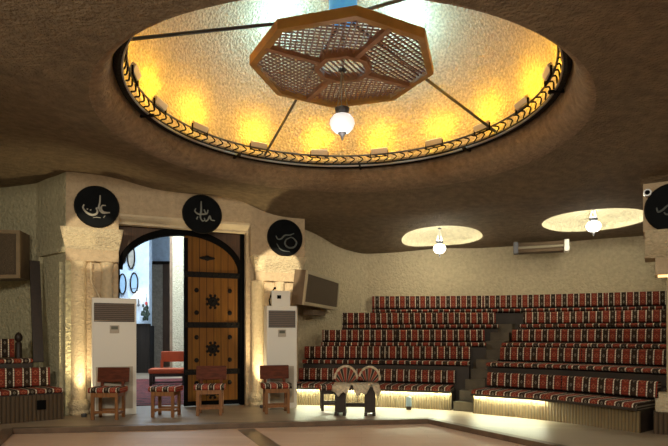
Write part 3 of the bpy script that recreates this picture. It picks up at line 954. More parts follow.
t = thing('security_camera', 'small round grey camera on the right pier beside the black plaque', 'camera', (p[0], p[1], 3.16), RA)
k = MB(); k.cyl((0, 0.0, 0), (0, -0.10, 0.0), 0.048, 0.048, 20); k.build('housing', MT['steel'], t)
k = MB(); k.cyl((0, -0.095, 0.0), (0, -0.112, 0.0), 0.030, 0.030, 16); k.build('lens', MT['black_board'], t)

# ------------------------------------------------------------------ tribune benches
ORD = ['lowest', 'second', 'third', 'fourth', 'top']
def tier_block(curve_front, curve_back, z1, label, grp, skirt=False, led=None, name='bench_tier', skirt_mat='reed', back_top=None):
    t = thing(name, label, 'tiered bench', (curve_front[0][0], curve_front[0][1], 0), 0, grp)
    ox, oy = t.location.x, t.location.y
    loc = lambda c: [(x - ox, y - oy) for x, y in c]
    A, B = loc(curve_front), loc(curve_back)
    k = MB(); k.loft(A, B, [(0, 0.0), (0, z1), (1, z1), (1, 0.0)]); k.build('carcass', MT['bench_wood'], t)
    if skirt:
        A2 = loc(offs(curve_front, -0.02))
        k = MB(); k.loft(A2, loc(offs(curve_front, -0.002)), [(0, 0.0), (0, z1 - 0.015), (1, z1 - 0.015), (1, 0.0)]); k.build('skirt', MT[skirt_mat], t)
    if back_top:
        k = MB(); k.loft(loc(offs(curve_back, -0.018)), B, [(0, z1 + 0.001), (0, back_top - 0.03), (1, back_top - 0.03), (1, z1 + 0.001)]); k.build('back_board', MT['bench_wood'], t)
    if led:
        k = MB(); k.loft(loc(offs(curve_front, -0.105)), loc(offs(curve_front, -0.088)), [(0, z1 - 0.004), (0, z1 + 0.03), (1, z1 + 0.03), (1, z1 - 0.004)]); k.build('nosing', MT['bench_wood'], t)
        f = cut(offs(curve_front, -0.052), led[0], led[1], 12)
        g = cut(offs(curve_front, -0.030), led[0], led[1], 12)
        k = MB(); k.loft(loc(f), loc(g), [(0, z1 + 0.000), (0, z1 + 0.004), (1, z1 + 0.004), (1, z1 + 0.000)]); k.build('light_strip', MT['led'], t)
    return t

def pads(front, backc, zt, zb, pieces, where, sec, kind):
    """seat pads and back cushions along a row; pieces = list of (a, b) fractions"""
    n = len(pieces)
    for i, (a, b) in enumerate(pieces):
        if n == 1:
            pos = ''
        elif sec == 'left':
            pos = {2: ('farther from the aisle', 'next to the aisle')}[n][i]
        elif sec == 'right':
            pos = {2: ('next to the aisle', 'farther from the aisle')}[n][i]
        else:
            pos = ('at its left end', 'above the aisle', 'at its right end')[i]
        g = 0.006 / max(0.5, length(backc))
        f1 = cut(offs(front, -0.085), a + g, b - g, 14)
        f2 = cut(backc, a + g, b - g, 14)
        u0 = random.uniform(0, 0.2)
        k = MB(); k.loft(f1, f2, rsec(0.0, 1.0, zt - (0.085 if zt < 0.5 else 0.07), zt, 0.10, 0.033), u0=u0)
        o = k.build('seat_pad', MT['kilim'], smooth=True)
        tag(o, ('striped kilim seat pad on the %s %s' % (where, pos)).strip(), 'seat pad', 'striped kilim seat pads on the tiers')
        c1 = cut(offs(backc, -0.0), a + g, b - g, 14)
        c2 = cut(offs(backc, 0.11), a + g, b - g, 14)
        h = zb - zt
        k = MB(); k.loft(c1, c2, [(t_ + 0.25 * ((z_ - zt) / h), z_) for t_, z_ in rsec(0.0, 1.0, zt + (0.05 if sec == 'top' else 0.025), zb, 0.32, 0.035)], u0=u0)
        o = k.build('back_cushion', MT['kilim'], smooth=True)
        tag(o, ('striped kilim back cushion on the %s %s' % (where, pos)).strip(), 'cushion', 'striped kilim back cushions on the tiers')

for i in range(4):
    for sec, BB in (('left', BL), ('right', BR)):
        bk = BB[i]
        ledge = None
        if i == 0:
            front = offs(bk, -0.50)
        else:
            low = offs(BB[i - 1], 0.17)
            v0 = Vector(low[0]) - Vector(low[1]); v1 = Vector(low[-1]) - Vector(low[-2])
            ext = [tuple(Vector(low[0]) + v0.normalized() * 1.2 * (1 - k / 12)) for k in range(12)] + low + [tuple(Vector(low[-1]) + v1.normalized() * 1.2 * k / 12) for k in range(1, 13)]
            dense = resample(ext, 241)
            near = [min(dense, key=lambda q: (q[0] - p[0]) ** 2 + (q[1] - p[1]) ** 2) for p in bk]
            front = []
            for p, q in zip(bk, near):
                d = Vector(q) - Vector(p)
                front.append(tuple(Vector(p) + d * min(1.0, 0.50 / max(1e-6, d.length))))
            ledge = near
        behind = offs(bk, 0.155)
        where_b = '%s tier %s of the aisle' % (ORD[i], 'left' if sec == 'left' else 'right')
        led = None
        if i == 0:
            led = (0.03, 0.995) if sec == 'left' else (0.0, 0.46)
        tb_ = tier_block(front, behind, ST[i] - 0.09, 'dark wooden stepped bench, %s' % where_b, 'tiered benches', skirt=(i == 0), led=led, back_top=BT[i])
        if ledge and max(math.hypot(p[0] - q[0], p[1] - q[1]) for p, q in zip(ledge, front)) > 0.03:
            ox, oy = tb_.location.x, tb_.location.y
            k = MB(); k.loft([(x - ox, y - oy) for x, y in ledge], [(x - ox, y - oy) for x, y in front], [(0, 0.0), (0, BT[i - 1] - 0.10), (0.99, BT[i - 1] - 0.10), (0.99, 0.0)]); k.build('ledge', MT['bench_wood'], tb_)
        L = length(bk)
        sp_ = {('left', 0): 0.52, ('left', 1): 0.5, ('left', 2): 0.47, ('left', 3): 0.46, ('right', 0): 0.47, ('right', 1): 0.42, ('right', 2): 0.45, ('right', 3): 0.50}[(sec, i)]
        pads(front, bk, ST[i], BT[i], [(0.0, sp_), (sp_, 1.0)], where_b, sec, i)
# filler behind each row so that the next tier grows out of it
for i in range(3):
    for sec, BB in (('left', BL), ('right', BR)):
        pass
f5 = offs(B5, -0.46)
tier_block(f5, offs(B5, 0.15), ST[4] - 0.09, 'dark wooden bench along the back wall, topmost tier', 'tiered benches', back_top=BT[4])
pads(f5, B5, ST[4], BT[4], [(0.0, 0.34), (0.34, 0.68), (0.68, 1.0)], 'top tier', 'top', 4)

# aisle steps
Lp, Rp = (2.02, 9.22), (2.42, 9.00)
Lq, Rq = (3.42, 11.30), (3.70, 11.12)
ns = 9
t = thing('aisle_steps', 'worn wooden steps climbing between the left and right seat tiers', 'steps', (Lp[0], Lp[1], 0), 0)
for i in range(ns):
    def pt(P, Q, f): return (P[0] + (Q[0] - P[0]) * f - Lp[0], P[1] + (Q[1] - P[1]) * f - Lp[1])
    f0, f1 = i / ns, 1.0
    z1 = 0.155 + i * 0.168
    a, b2 = pt(Lp, Lq, f0), pt(Rp, Rq, f0)
    c, d2 = pt(Lp, Lq, min(1.0, (i + 1.1) / ns)), pt(Rp, Rq, min(1.0, (i + 1.1) / ns))
    k = MB(); k.prism([a, b2, d2, c], 2, 0.0, z1); k.build('step', MT['reed' if i == 0 else 'step'] if i else MT['step'], t)

# small pale blue box at the skirt
p = at(409, 408, 9.3)
t = thing('plastic_box', 'small upright pale blue box against the lit skirt of the left tiers', 'box', (p.x, 9.33, 0.0), -0.15)
k = MB(); k.box((0, 0, 0.14), (0.09, 0.05, 0.16), None, 0.008); k.build('body', MT['pale_blue'], t)
k = MB(); k.box((0, 0, 0.03), (0.085, 0.05, 0.06), None, 0.006); k.build('base', MT['reed_dark'], t)

# left recess benches
Fv = Vector((-0.79, -0.61)); Nv = Vector((-0.61, 0.79)); F0 = Vector((-4.14, 8.33))
def lrow(off, s0, s1):
    a = F0 + Nv * off + Fv * s1; b = F0 + Nv * off + Fv * s0
    return resample([tuple(a), tuple(b)], 11)
f1, k1 = lrow(0.0, 0.0, 2.2), lrow(0.44, 0.10, 2.2)
tb = tier_block(f1, lrow(0.55, 0.0, 2.2), 0.40, 'dark fringed bench at the left edge, lower of the two beside the left pier', 'tiered benches', skirt=True, skirt_mat='reed_dark')
vn = MB()
vp = F0 + Fv * 0.30 - Nv * 0.03 - Vector((tb.location.x, tb.location.y))
vn.box((vp.x, vp.y, 0.24), (0.12, 0.02, 0.14), (0, 0, math.atan2(0.61, 0.79))); vn.build('vent', MT['black_board'], tb)
f2, k2 = lrow(0.56, 0.33, 2.2), lrow(1.0, 0.52, 2.2)
t2 = tier_block(f2, lrow(1.12, 0.33, 2.2), 0.84, 'dark bench at the left edge, upper of the two beside the left pier', 'tiered benches')
def side_pad(fr_, bk_, zt, zb, which):
    k = MB(); k.loft(offs(fr_, -0.04), [p for p in bk_], rsec(0, 1, zt - 0.075, zt, 0.1, 0.035))
    tag(k.build('seat_pad', MT['kilim'], smooth=True), 'striped kilim seat pad on the %s bench at the left edge' % which, 'seat pad', 'striped kilim seat pads on the tiers')
    h = zb - zt
    k = MB(); k.loft(bk_, offs(bk_, 0.10), [(t_ + 0.2 * ((z_ - zt) / h), z_) for t_, z_ in rsec(0, 1, zt + 0.004, zb, 0.32, 0.035)])
    tag(k.build('back_cushion', MT['kilim'], smooth=True), 'striped kilim back cushion on the %s bench at the left edge' % which, 'cushion', 'striped kilim back cushions on the tiers')
side_pad(f1, k1, 0.475, 0.77, 'lower')
side_pad(f2, k2, 0.915, 1.22, 'upper')
pp = F0 + Nv * 1.02 + Fv * 0.46
t = thing('bench_post', 'dark turned wooden post at the end of the upper left bench', 'post', (pp.x, pp.y, 0.84), 0)
k = MB(); k.lathe([(0.05, 0), (0.05, 0.30), (0.03, 0.33), (0.055, 0.36), (0.06, 0.41), (0.04, 0.46), (0.0, 0.49)], seg=14); k.build('turned_post', MT['dark_wood'], t, smooth=True)

# leaning plank
pb, ptp = at(38.5, 362, 8.75), at(34.5, 261, 9.02)
k = MB(); k.beam((pb.x, 8.75, 0.845), tuple(ptp), 0.15, 0.05, 0.004)
tag(k.build('leaning_plank', MT['dark_wood']), 'dark plank leaning upright behind the left bench against the recess wall', 'plank')

# ------------------------------------------------------------------ speakers
def speaker(label, corners, depth, frame='cream_frame'):
    """corners TL, TR, BR, BL of the front face"""
    TL, TR, BR_, BL_ = [Vector(c) for c in corners]
    o = (TL + TR + BR_ + BL_) / 4
    X = (TR - TL).normalized(); Zv = (TL - BL_); n = Zv.cross(X).normalized()      # points away from the front
    t = thing('wall_speaker', label, 'speaker', o, 0, 'framed speaker cabinets on the walls')
    def P(u, v, d): return TL.lerp(TR, u).lerp(BL_.lerp(BR_, u), v) + n * d - o
    def hexa(b, u0, u1, v0, v1, d0, d1):
        vs = [b.bm.verts.new(P(u, v, d)) for d in (d0, d1) for u, v in ((u0, v0), (u1, v0), (u1, v1), (u0, v1))]
        for idx in ((0, 1, 2, 3), (7, 6, 5, 4), (0, 4, 5, 1), (1, 5, 6, 2), (2, 6, 7, 3), (3, 7, 4, 0)):
            b.bm.faces.new([vs[i] for i in idx])
    w = (TR - TL).length; h = Zv.length; fu, fv = 0.055 / w, 0.06 / h
    k = MB(); hexa(k, 0, 1, 0, 1, 0.02, depth); k.build('cabinet', MT['brown_side'], t)
    k = MB(); hexa(k, 0, 1, 0, fv, -0.012, 0.025); hexa(k, 0, 1, 1 - fv, 1, -0.012, 0.025); hexa(k, 0, fu, fv, 1 - fv, -0.012, 0.025); hexa(k, 1 - fu, 1, fv, 1 - fv, -0.012, 0.025); k.build('front_frame', MT[frame], t)
    k = MB(); hexa(k, fu, 1 - fu, fv, 1 - fv, 0.005, 0.02); k.build('grille', MT['grille'], t)
    return t
a, b2 = at(307, 270, 9.9), at(339.6, 281, 11.6)
c, d2 = at(337.6, 310.3, 11.6), at(303, 304.7, 9.9)
sp1 = speaker('framed brown speaker cabinet tilted down on the wall behind the right air conditioner', (a, b2, c, d2), 0.24)
k = MB(); k.beam(tuple(Vector((-0.50, 10.6, 1.72)) - sp1.location), tuple(Vector((-0.28, 11.25, 1.72)) - sp1.location), 0.20, 0.10); k.build('bracket', MT['brown_side'], sp1)
x0 = -6.0
a = Vector((x0, 8.75, EYE + (HY - 228) / F * 8.75)); b2 = at(20, 230.5, 8.9); c = at(20, 278, 8.9); d2 = Vector((x0, 8.75, EYE + (HY - 279.5) / F * 8.75))
speaker('framed brown speaker cabinet at the left edge above the left benches', (a, b2, c, d2), 0.42, 'brown_frame')

# ------------------------------------------------------------------ air conditioners
def ac(px, py, Y, rz, w, d, h, louvre, label):
    p = at(px, py, Y)
    t = thing('floor_air_conditioner', label, 'air conditioner', (p.x, p.y, 0), rz, 'floor standing air conditioners')
    k = MB(); k.bx((-w / 2, 0, 0), (w / 2, d, h), 0.012); k.build('body', MT['ac_white'], t)
    k = MB(); k.bx((-w / 2 + 0.03, -0.012, h * 0.955), (w / 2 - 0.03, 0.004, h * 0.955 - 0.295)); g = k.build('outlet', louvre, t)
    k = MB()
    for i in range(9):
        z = h * 0.955 - 0.025 - i * 0.031
        k.box((0, -0.018, z), (w - 0.08, 0.02, 0.010), (0.5, 0, 0))
    k.build('louvre', MT['slat'], g)
    k = MB(); k.bx((-0.07, -0.012, h * 0.70), (0.07, 0.003, h * 0.70 + 0.125), 0.003); c = k.build('control_panel', MT['ac_panel'], t)
    k = MB(); k.bx((-0.05, -0.016, h * 0.70 + 0.06), (0.05, -0.01, h * 0.70 + 0.11)); k.build('display', MT['lcd'], c)
    k = MB(); k.bx((-w / 2 + 0.055, -0.01, 0.10), (w / 2 - 0.055, 0.003, h * 0.415), 0.003); q = k.build('intake_panel', MT['ac_panel'], t)
    k = MB()
    for i in range(18):
        k.box((0, -0.012, 0.13 + i * (h * 0.415 - 0.16) / 17), (w - 0.13, 0.008, 0.010))
    k.build('intake_slat', MT['ac_panel'], q)
    return t
ac(114.5, 416, 8.68, math.radians(25), 0.66, 0.30, 1.87, MT['ac_louvre'], 'tall cream floor air conditioner with a brown outlet in front of the left pier')
acr = ac(282, 408.5, 9.47, math.radians(16), 0.53, 0.36, 1.785, MT['ac_blue'], 'tall white floor air conditioner under a small box in front of the right pier')
p = acr.location
t = thing('control_box', 'small cream box sitting on top of the right air conditioner', 'box', (p.x - 0.05, p.y + 0.16, 1.785), math.radians(16))
k = MB(); k.box((0, 0, 0.135), (0.33, 0.20, 0.27), None, 0.008); k.build('body', MT['ac_white'], t)
k = MB(); k.bx((-0.07, -0.108, 0.13), (0.0, -0.098, 0.19)); k.build('display', MT['black_board'], t)
k = MB(); k.tube([(-0.18, -0.05, 0.0), (-0.20, -0.05, 0.1), (-0.15, -0.05, 0.25), (-0.11, -0.05, 0.31)], 0.012); k.sphere((-0.10, -0.05, 0.315), 0.022); k.build('cable', MT['black_board'], t)
# cable on left AC
t = thing('cable', 'thin pale cable running from the left pier down to the left air conditioner', 'cable', (0, 0, 0))
a = Vector(wpt(0.36, -0.0, 2.5)); 
k = MB(); k.tube([wpt(0.36, -0.012, 2.45), wpt(0.36, 0.07, 2.2), wpt(0.37, 0.08, 2.13), wpt(0.45, 0.05, 1.98), wpt(0.5, 0.02, 1.86)], 0.012); k.build('lead', MT['plast'], t)

# ------------------------------------------------------------------ chairs and stools
def make_stool(t, w=0.40, d=0.34, h=0.43, back=True, kmat='kilim_chair', wood='oak'):
    lg = 0.045
    for x in (-1, 1):
        for y in (-1, 1):
            k = MB(); cx, cy = x * (w / 2 - lg / 2), y * (d / 2 - lg / 2)
            k.bx((cx - lg / 2, cy - lg / 2, 0), (cx + lg / 2, cy + lg / 2, h - 0.02), 0.004); k.build('leg', MT[wood], t)
    k = MB()
    k.bx((-w / 2 + 0.01, -d / 2 + 0.008, h - 0.09), (w / 2 - 0.01, -d / 2 + 0.035, h - 0.02)); k.bx((-w / 2 + 0.01, d / 2 - 0.035, h - 0.09), (w / 2 - 0.01, d / 2 - 0.008, h - 0.02))
    for x in (-1, 1): k.bx((x * (w / 2 - 0.008), -d / 2 + 0.02, h - 0.09), (x * (w / 2 - 0.035), d / 2 - 0.02, h - 0.02))
    k.build('apron', MT[wood], t)
    for y, z in ((-1, 0.10), (1, 0.10)):
        k = MB(); k.bx((-w / 2 + 0.02, y * (d / 2 - 0.012), z), (w / 2 - 0.02, y * (d / 2 - 0.036), z + 0.035)); k.build('stretcher', MT[wood], t)
    for x in (-1, 1):
        k = MB(); k.bx((x * (w / 2 - 0.012), -d / 2 + 0.02, 0.07), (x * (w / 2 - 0.036), d / 2 - 0.02, 0.105)); k.build('stretcher', MT[wood], t)
    k = MB()
    a = resample([(-w / 2 - 0.035, -d / 2 - 0.02), (w / 2 + 0.035, -d / 2 - 0.02)], 9); b = resample([(-w / 2 - 0.035, d / 2 + 0.01), (w / 2 + 0.035, d / 2 + 0.01)], 9)
    k.loft(a, b, rsec(0, 1, h - 0.025, h + 0.055, 0.10, 0.036)); k.build('seat_cushion', MT[kmat], t, smooth=True)
    if back:
        for x in (-1, 1):
            k = MB(); k.beam((x * (w / 2 - 0.04), d / 2 - 0.02, h - 0.02), (x * (w / 2 - 0.04), d / 2 + 0.035, h + 0.18), 0.045, 0.03, 0.003); k.build('back_post', MT['redwood'], t)
        k = MB(); k.box((0, d / 2 + 0.045, h + 0.225), (w + 0.09, 0.035, 0.23), (-0.12, 0, 0), 0.012); k.build('backrest', MT['redwood'], t)
    return t
G_ = 'low wooden chairs in front of the door wall'
c0 = make_stool(thing('low_chair', 'low oak chair with a broad brown backboard before the left air conditioner', 'chair', (-3.46, 8.36, 0), math.radians(2), G_))
dup(c0, (-2.00, 8.80, 0), math.radians(7), 'low oak chair with a red brown backboard before the closed door leaf', G_)
dup(c0, (-0.955, 9.0, 0), math.radians(14), 'low oak chair with a red brown backboard before the right air conditioner', G_)
make_stool(thing('low_stool', 'backless oak stool with a kilim cushion before the open doorway', 'stool', (-2.655, 8.62, 0), math.radians(-3)), w=0.36, back=False, h=0.42)
make_stool(thing('low_stool', 'dark stool with a kilim cushion left of the sheepskin bench', 'stool', (-0.06, 9.36, 0), math.radians(5)), w=0.34, back=False, h=0.37, wood='dark_wood')

# sheepskin bench
t = thing('low_bench', 'dark wooden bench carrying the sheepskin and two fan shaped cushions', 'bench', (0.36, 8.80, 0), math.radians(-4))
k = MB(); k.bx((-0.33, -0.20, 0.42), (0.33, 0.20, 0.46), 0.006); k.build('top', MT['dark_wood'], t)
for x in (-0.25, 0.22):
    k = MB(); k.bx((x - 0.085, -0.17, 0.05), (x + 0.085, 0.17, 0.42), 0.004); k.bx((x - 0.09, -0.19, 0.0), (x - 0.04, 0.19, 0.06)); k.bx((x + 0.04, -0.19, 0.0), (x + 0.09, 0.19, 0.06)); k.build('leg', MT['dark_wood'], t)
k = MB(); k.bx((-0.25, -0.03, 0.12), (0.22, 0.03, 0.18)); k.build('rail', MT['dark_wood'], t)
# fleece: grid draped over the top with ragged hanging edges
bm = bmesh.new(); nx, ny = 46, 26; V = {}
for i in range(nx + 1):
    for j in range(ny + 1):
        u, v = i / nx * 2 - 1, j / ny * 2 - 1
        ex = 1 + 0.10 * math.sin(9 * v + 1) ; ey = 1 + 0.22 * math.sin(7.3 * u) + 0.14 * math.sin(15 * u + 1)
        x, y = u * 0.40 * ex, v * 0.30 * ey
        z = 0.478 + 0.012 * math.sin(21 * x) * math.cos(23 * y) + random.uniform(-0.006, 0.008)
        dx = max(0, abs(x) - 0.335); dy = max(0, abs(y) - 0.205)
        drop = dx + dy
        if drop > 0:
            z -= drop * 0.95
            x = math.copysign(min(abs(x), 0.345 + dx * 0.25), x); y = math.copysign(min(abs(y), 0.215 + dy * 0.25), y)
        V[i, j] = bm.verts.new((x, y, z))
for i in range(nx):
    for j in range(ny):
        bm.faces.new((V[i, j], V[i + 1, j], V[i + 1, j + 1], V[i, j + 1]))
me = bpy.data.meshes.new('sheepskin'); bm.to_mesh(me); bm.free(); me.materials.append(MT['fleece']); me.shade_smooth()
o = bpy.data.objects.new('sheepskin', me); COL.objects.link(o); o.location = t.location; o.rotation_euler = t.rotation_euler
sm = o.modifiers.new('thick', 'SOLIDIFY'); sm.thickness = 0.022; sm.offset = 1.0
tag(o, 'cream sheepskin draped over the dark low bench', 'sheepskin')
def fan(loc, rz, tilt, R, label):
    t = thing('fan_cushion', label, 'cushion', loc, rz, 'fan shaped cushions on the sheepskin')
    t.rotation_euler = (0, tilt, rz)
    k = MB(); n = 24
    arc = [(R * math.cos(PI * i / n), 0.10 * 0 + R * 1.25 * math.sin(PI * i / n)) for i in range(n + 1)]
    poly = [(R * 0.86, 0.0)] + [(x, z + 0.02) for x, z in arc[1:-1]] + [(-R * 0.86, 0.0)]
    k.prism(poly, 1, -0.055, 0.055)
    bmesh.ops.bevel(k.bm, geom=[e for e in k.bm.edges if abs(e.verts[0].co.y - e.verts[1].co.y) < 1e-6], offset=0.02, segments=2, affect='EDGES')
    k.build('pad', MT['fan'], t, smooth=True)
    k = MB(); k.tube([(x * 1.0, -0.045, z + 0.02) for x, z in arc[1:-1]], 0.020, 8); k.build('piping', MT['fleece'], t, smooth=True)
    return t
fan((0.19, 8.86, 0.524), math.radians(4), 0.0, 0.185, 'fan striped half round cushion, left of the two on the sheepskin')
fan((0.575, 8.83, 0.535), math.radians(-14), math.radians(10), 0.17, 'fan striped half round cushion, right of the two leaning on the sheepskin')

# ------------------------------------------------------------------ infrared heater on the back wall
p = at(540, 247.5, 11.35)
t = thing('wall_heater', 'long metal radiant heater high on the back wall below the ceiling recesses', 'heater', (p.x, 11.30, p.z), math.radians(-21))
k = MB(); k.prism([(0.10, -0.12), (-0.06, -0.10), (-0.02, 0.0), (-0.06, 0.10), (0.10, 0.12)], 0, -0.46, 0.46); k.build('reflector', MT['brown_side'], t)
k = MB(); k.cyl((-0.44, -0.05, 0), (0.44, -0.05, 0), 0.03, 0.03, 12); k.build('tube', MT['heater_tube'], t)
for x in (-0.49, 0.49):
    k = MB(); k.box((x, 0.0, 0), (0.10, 0.22, 0.25), None, 0.015); k.build('end_cap', MT['pewter'] if x < 0 else MT['chrome'], t)
k = MB(); k.bx((-0.2, 0.1, -0.03), (0.2, 0.3, 0.03)); k.build('bracket', MT['pewter'], t)

# ------------------------------------------------------------------ pendants
def pendant(loc, s, chain, label, m):
    t = thing('pendant_lamp', label, 'lamp', loc, 0, 'opal glass pendant lamps')
    k = MB(); k.lathe([(0.055 * s, 0.095 * s), (0.10 * s, 0.075 * s), (0.132 * s, 0.03 * s), (0.138 * s, -0.01 * s), (0.12 * s, -0.06 * s), (0.08 * s, -0.10 * s), (0.03 * s, -0.115 * s)], seg=28); k.build('globe', m, t, smooth=True)
    k = MB(); k.lathe([(0.02 * s, -0.105 * s), (0.05 * s, -0.112 * s), (0.035 * s, -0.13 * s), (0.018 * s, -0.15 * s), (0.012 * s, -0.18 * s), (0.001, -0.20 * s)], seg=14); k.build('finial', MT['pewter'], t, smooth=True)
    k = MB(); k.lathe([(0.058 * s, 0.085 * s), (0.06 * s, 0.11 * s), (0.075 * s, 0.125 * s), (0.085 * s, 0.155 * s), (0.07 * s, 0.165 * s), (0.02, 0.17 * s)], seg=24); k.build('cap', MT['pewter'], t, smooth=True)
    for i in range(3):
        a = i * 2 * PI / 3 + 0.4
        k = MB()
        k.tube([(0.07 * s * math.cos(a), 0.07 * s * math.sin(a), 0.15 * s), (0.035 * s * math.cos(a), 0.035 * s * math.sin(a), 0.15 * s + (chain - 0.15 * s) * 0.5), (0.006 * math.cos(a), 0.006 * math.sin(a), chain)], 0.006, 5); k.build('chain', MT['steel'], t)
    k = MB(); k.lathe([(0.001, chain + 0.03), (0.04 * s, chain + 0.02), (0.045 * s, chain), (0.001, chain - 0.01)], seg=14); k.build('canopy', MT['pewter'], t, smooth=True)
    return t
OC = Vector((0.10, 6.0, 4.23))
pendant((0.09, 6.0, 3.615), 1.0, 0.57, 'white globe pendant hanging from the octagonal lattice under the dome', MT['glass_low'])
z1 = 3.23; pendant((2.17, 11.2, 3.06), 0.92, 0.40, 'white pendant lamp in the ceiling recess nearer the back corner', MT['glass_on'])
pendant((4.69, 9.85, 3.25), 0.92, 0.34, 'white pendant lamp in the ceiling recess nearer the right pier', MT['glass_on'])

# ------------------------------------------------------------------ octagonal lattice
t = thing('octagonal_lattice', 'varnished octagonal wooden lattice hung in the middle of the dome', 'ceiling lattice', tuple(OC), 0)
RO, RI, A0 = 1.02, 0.32, math.radians(6)
def octv(R): return [Vector((R * math.cos(A0 + i * PI / 4), R * math.sin(A0 + i * PI / 4))) for i in range(8)]
def octring(R, w, z0, z1):
    b = MB(); o_, i_ = octv(R), octv(R - w)
    for i in range(8):
        j = (i + 1) % 8
        b.prism([tuple(o_[i]), tuple(o_[j]), tuple(i_[j]), tuple(i_[i])], 2, z0, z1)
    return b
octring(RO, 0.075, -0.03, 0.07).build('outer_frame', MT['octframe'], t)
octring(RI, 0.06, -0.04, 0.05).build('inner_frame', MT['spoke'], t)
SA = [A0 + PI / 8 + i * PI / 2 for i in range(4)]
for a in SA:
    k = MB(); d = Vector((math.cos(a), math.sin(a)))
    p, q = d * (RI - 0.05), d * (RO * math.cos(PI / 8) - 0.03)
    k.beam((p.x, p.y, -0.01), (q.x, q.y, -0.01), 0.055, 0.05); k.build('spoke', MT['spoke'], t)
def clip(poly, p, d):
    lo, hi = -9, 9
    n = len(poly)
    for i in range(n):
        a, b = poly[i], poly[(i + 1) % n]
        e = b - a; nn = Vector((-e.y, e.x))
        num = nn.dot(a - p); den = nn.dot(d)
        if abs(den) < 1e-9:
            if num > 0: return None
        elif den > 0: lo = max(lo, num / den)
        else: hi = min(hi, num / den)
    return (lo, hi) if hi > lo else None
OUT, INN = octv(RO - 0.06), octv(RI - 0.02)
def slats(poly, hole, ang, z, pitch=0.055, w=0.014):
    b = MB(); d = Vector((math.cos(ang), math.sin(ang))); nn = Vector((-d.y, d.x))
    for i in range(-26, 27):
        p = nn * (i * pitch)
        c = clip(poly, p, d)
        if not c: continue
        segs = [c]
        if hole:
            h = clip(hole, p, d)
            if h: segs = [(c[0], min(c[1], h[0])), (max(c[0], h[1]), c[1])]
        for a_, b_ in segs:
            if b_ - a_ > 0.02:
                q0, q1 = p + d * a_, p + d * b_
                b.beam((q0.x, q0.y, z), (q1.x, q1.y, z), w, 0.012)
    return b
for i in range(4):
    a0, a1 = SA[i], SA[(i + 1) % 4]
    am = a0 + PI / 4
    wedge = [Vector((0, 0)), Vector((math.cos(a0), math.sin(a0))) * 0.9]
    vs = [v for v in OUT if -PI / 4 < ((math.atan2(v.y, v.x) - am + PI) % (2 * PI) - PI) < PI / 4]
    vs.sort(key=lambda v: (math.atan2(v.y, v.x) - am + PI) % (2 * PI))
    e0 = Vector((math.cos(a0), math.sin(a0))) * (RO - 0.06) * math.cos(PI / 8); e1 = Vector((math.cos(a1), math.sin(a1))) * (RO - 0.06) * math.cos(PI / 8)
    poly = [Vector((0, 0)), e0] + vs + [e1]
    pn = slats(poly, INN, am + PI / 4 + (0.35 if i % 2 else -0.35), 0.015)
    k2 = slats(poly, INN, am - PI / 4 + (0.35 if i % 2 else -0.35), 0.030)
    me2 = bpy.data.meshes.new('tmp'); k2.bm.to_mesh(me2); pn.bm.from_mesh(me2); k2.bm.free(); bpy.data.meshes.remove(me2)
    pn.build('lattice_panel', MT['lattice'], t)
slats(octv(RI - 0.05), None, A0 + 0.95, 0.0).build('centre_panel', MT['lattice'], t)
k = MB(); k.cyl((0, 0, 0.02), (0, 0, 0.52), 0.02, 0.02, 10); k.build('mast', MT['steel'], t)

HUB = Vector((0.10, 6.0, 4.80))
t = thing('dome_hub_drum', 'blue tinted drum with added glow above the lattice at the crossing of the rods', 'lamp', tuple(HUB), 0)
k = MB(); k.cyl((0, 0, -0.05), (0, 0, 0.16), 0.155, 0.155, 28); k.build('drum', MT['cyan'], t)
k = MB(); k.cyl((0, 0, 0.16), (0, 0, 0.19), 0.165, 0.165, 28); k.build('rim', MT['steel'], t)
for i, a in enumerate(SA):
    e = Vector((DC.x + RD * math.cos(a), DC.y + RD * math.sin(a), ZR + 0.06))
    k = MB(); k.cyl(tuple(HUB + Vector((0.12 * math.cos(a), 0.12 * math.sin(a), -0.06))), tuple(e), 0.018, 0.018, 8)
    tag(k.build('support_rod', MT['pewter']), ('dark rod from the lattice hub to the far right of the dome ring', 'dark rod from the lattice hub to the far left of the dome ring', 'dark rod from the lattice hub to the left side of the dome ring', 'dark rod from the lattice hub to the right side of the dome ring')[i], 'rod', 'rods holding the octagonal lattice')

# ------------------------------------------------------------------ dome ring
t = thing('dome_ring', 'black iron ring with scrollwork running round the base of the dome', 'iron ring', (DC.x, DC.y, ZR), 0)
def circ(R, z, n=128): return [(R * math.cos(2 * PI * i / n), R * math.sin(2 * PI * i / n), z) for i in range(n)]
k = MB(); k.tube(circ(RD - 0.01, -0.02), 0.042, 8, True); k.build('lower_hoop', MT['black_iron'], t, smooth=True)
k = MB(); k.tube(circ(RD - 0.09, 0.105), 0.013, 6, True); k.build('upper_hoop', MT['pewter'], t, smooth=True)
k = MB(); k.tube(circ(RD - 0.05, -0.035), 0.012, 6, True); k.build('cable_hoop', MT['steel'], t, smooth=True)
k = MB()
NS = 110
for i in range(NS):
    a = 2 * PI * i / NS
    pts = []
    for j in range(11):
        f = j / 10
        sx = 0.045 * math.sin(2 * PI * f * 1.15); sz = -0.02 + 0.125 * f
        rr = RD - 0.02 - 0.07 * f
        aa = a + (sx + 0.03 * (f - 0.5)) / RD
        pts.append((rr * math.cos(aa), rr * math.sin(aa), sz))
    k.tube(pts, 0.0095, 4)
k.build('scrollwork', MT['black_iron'], t)
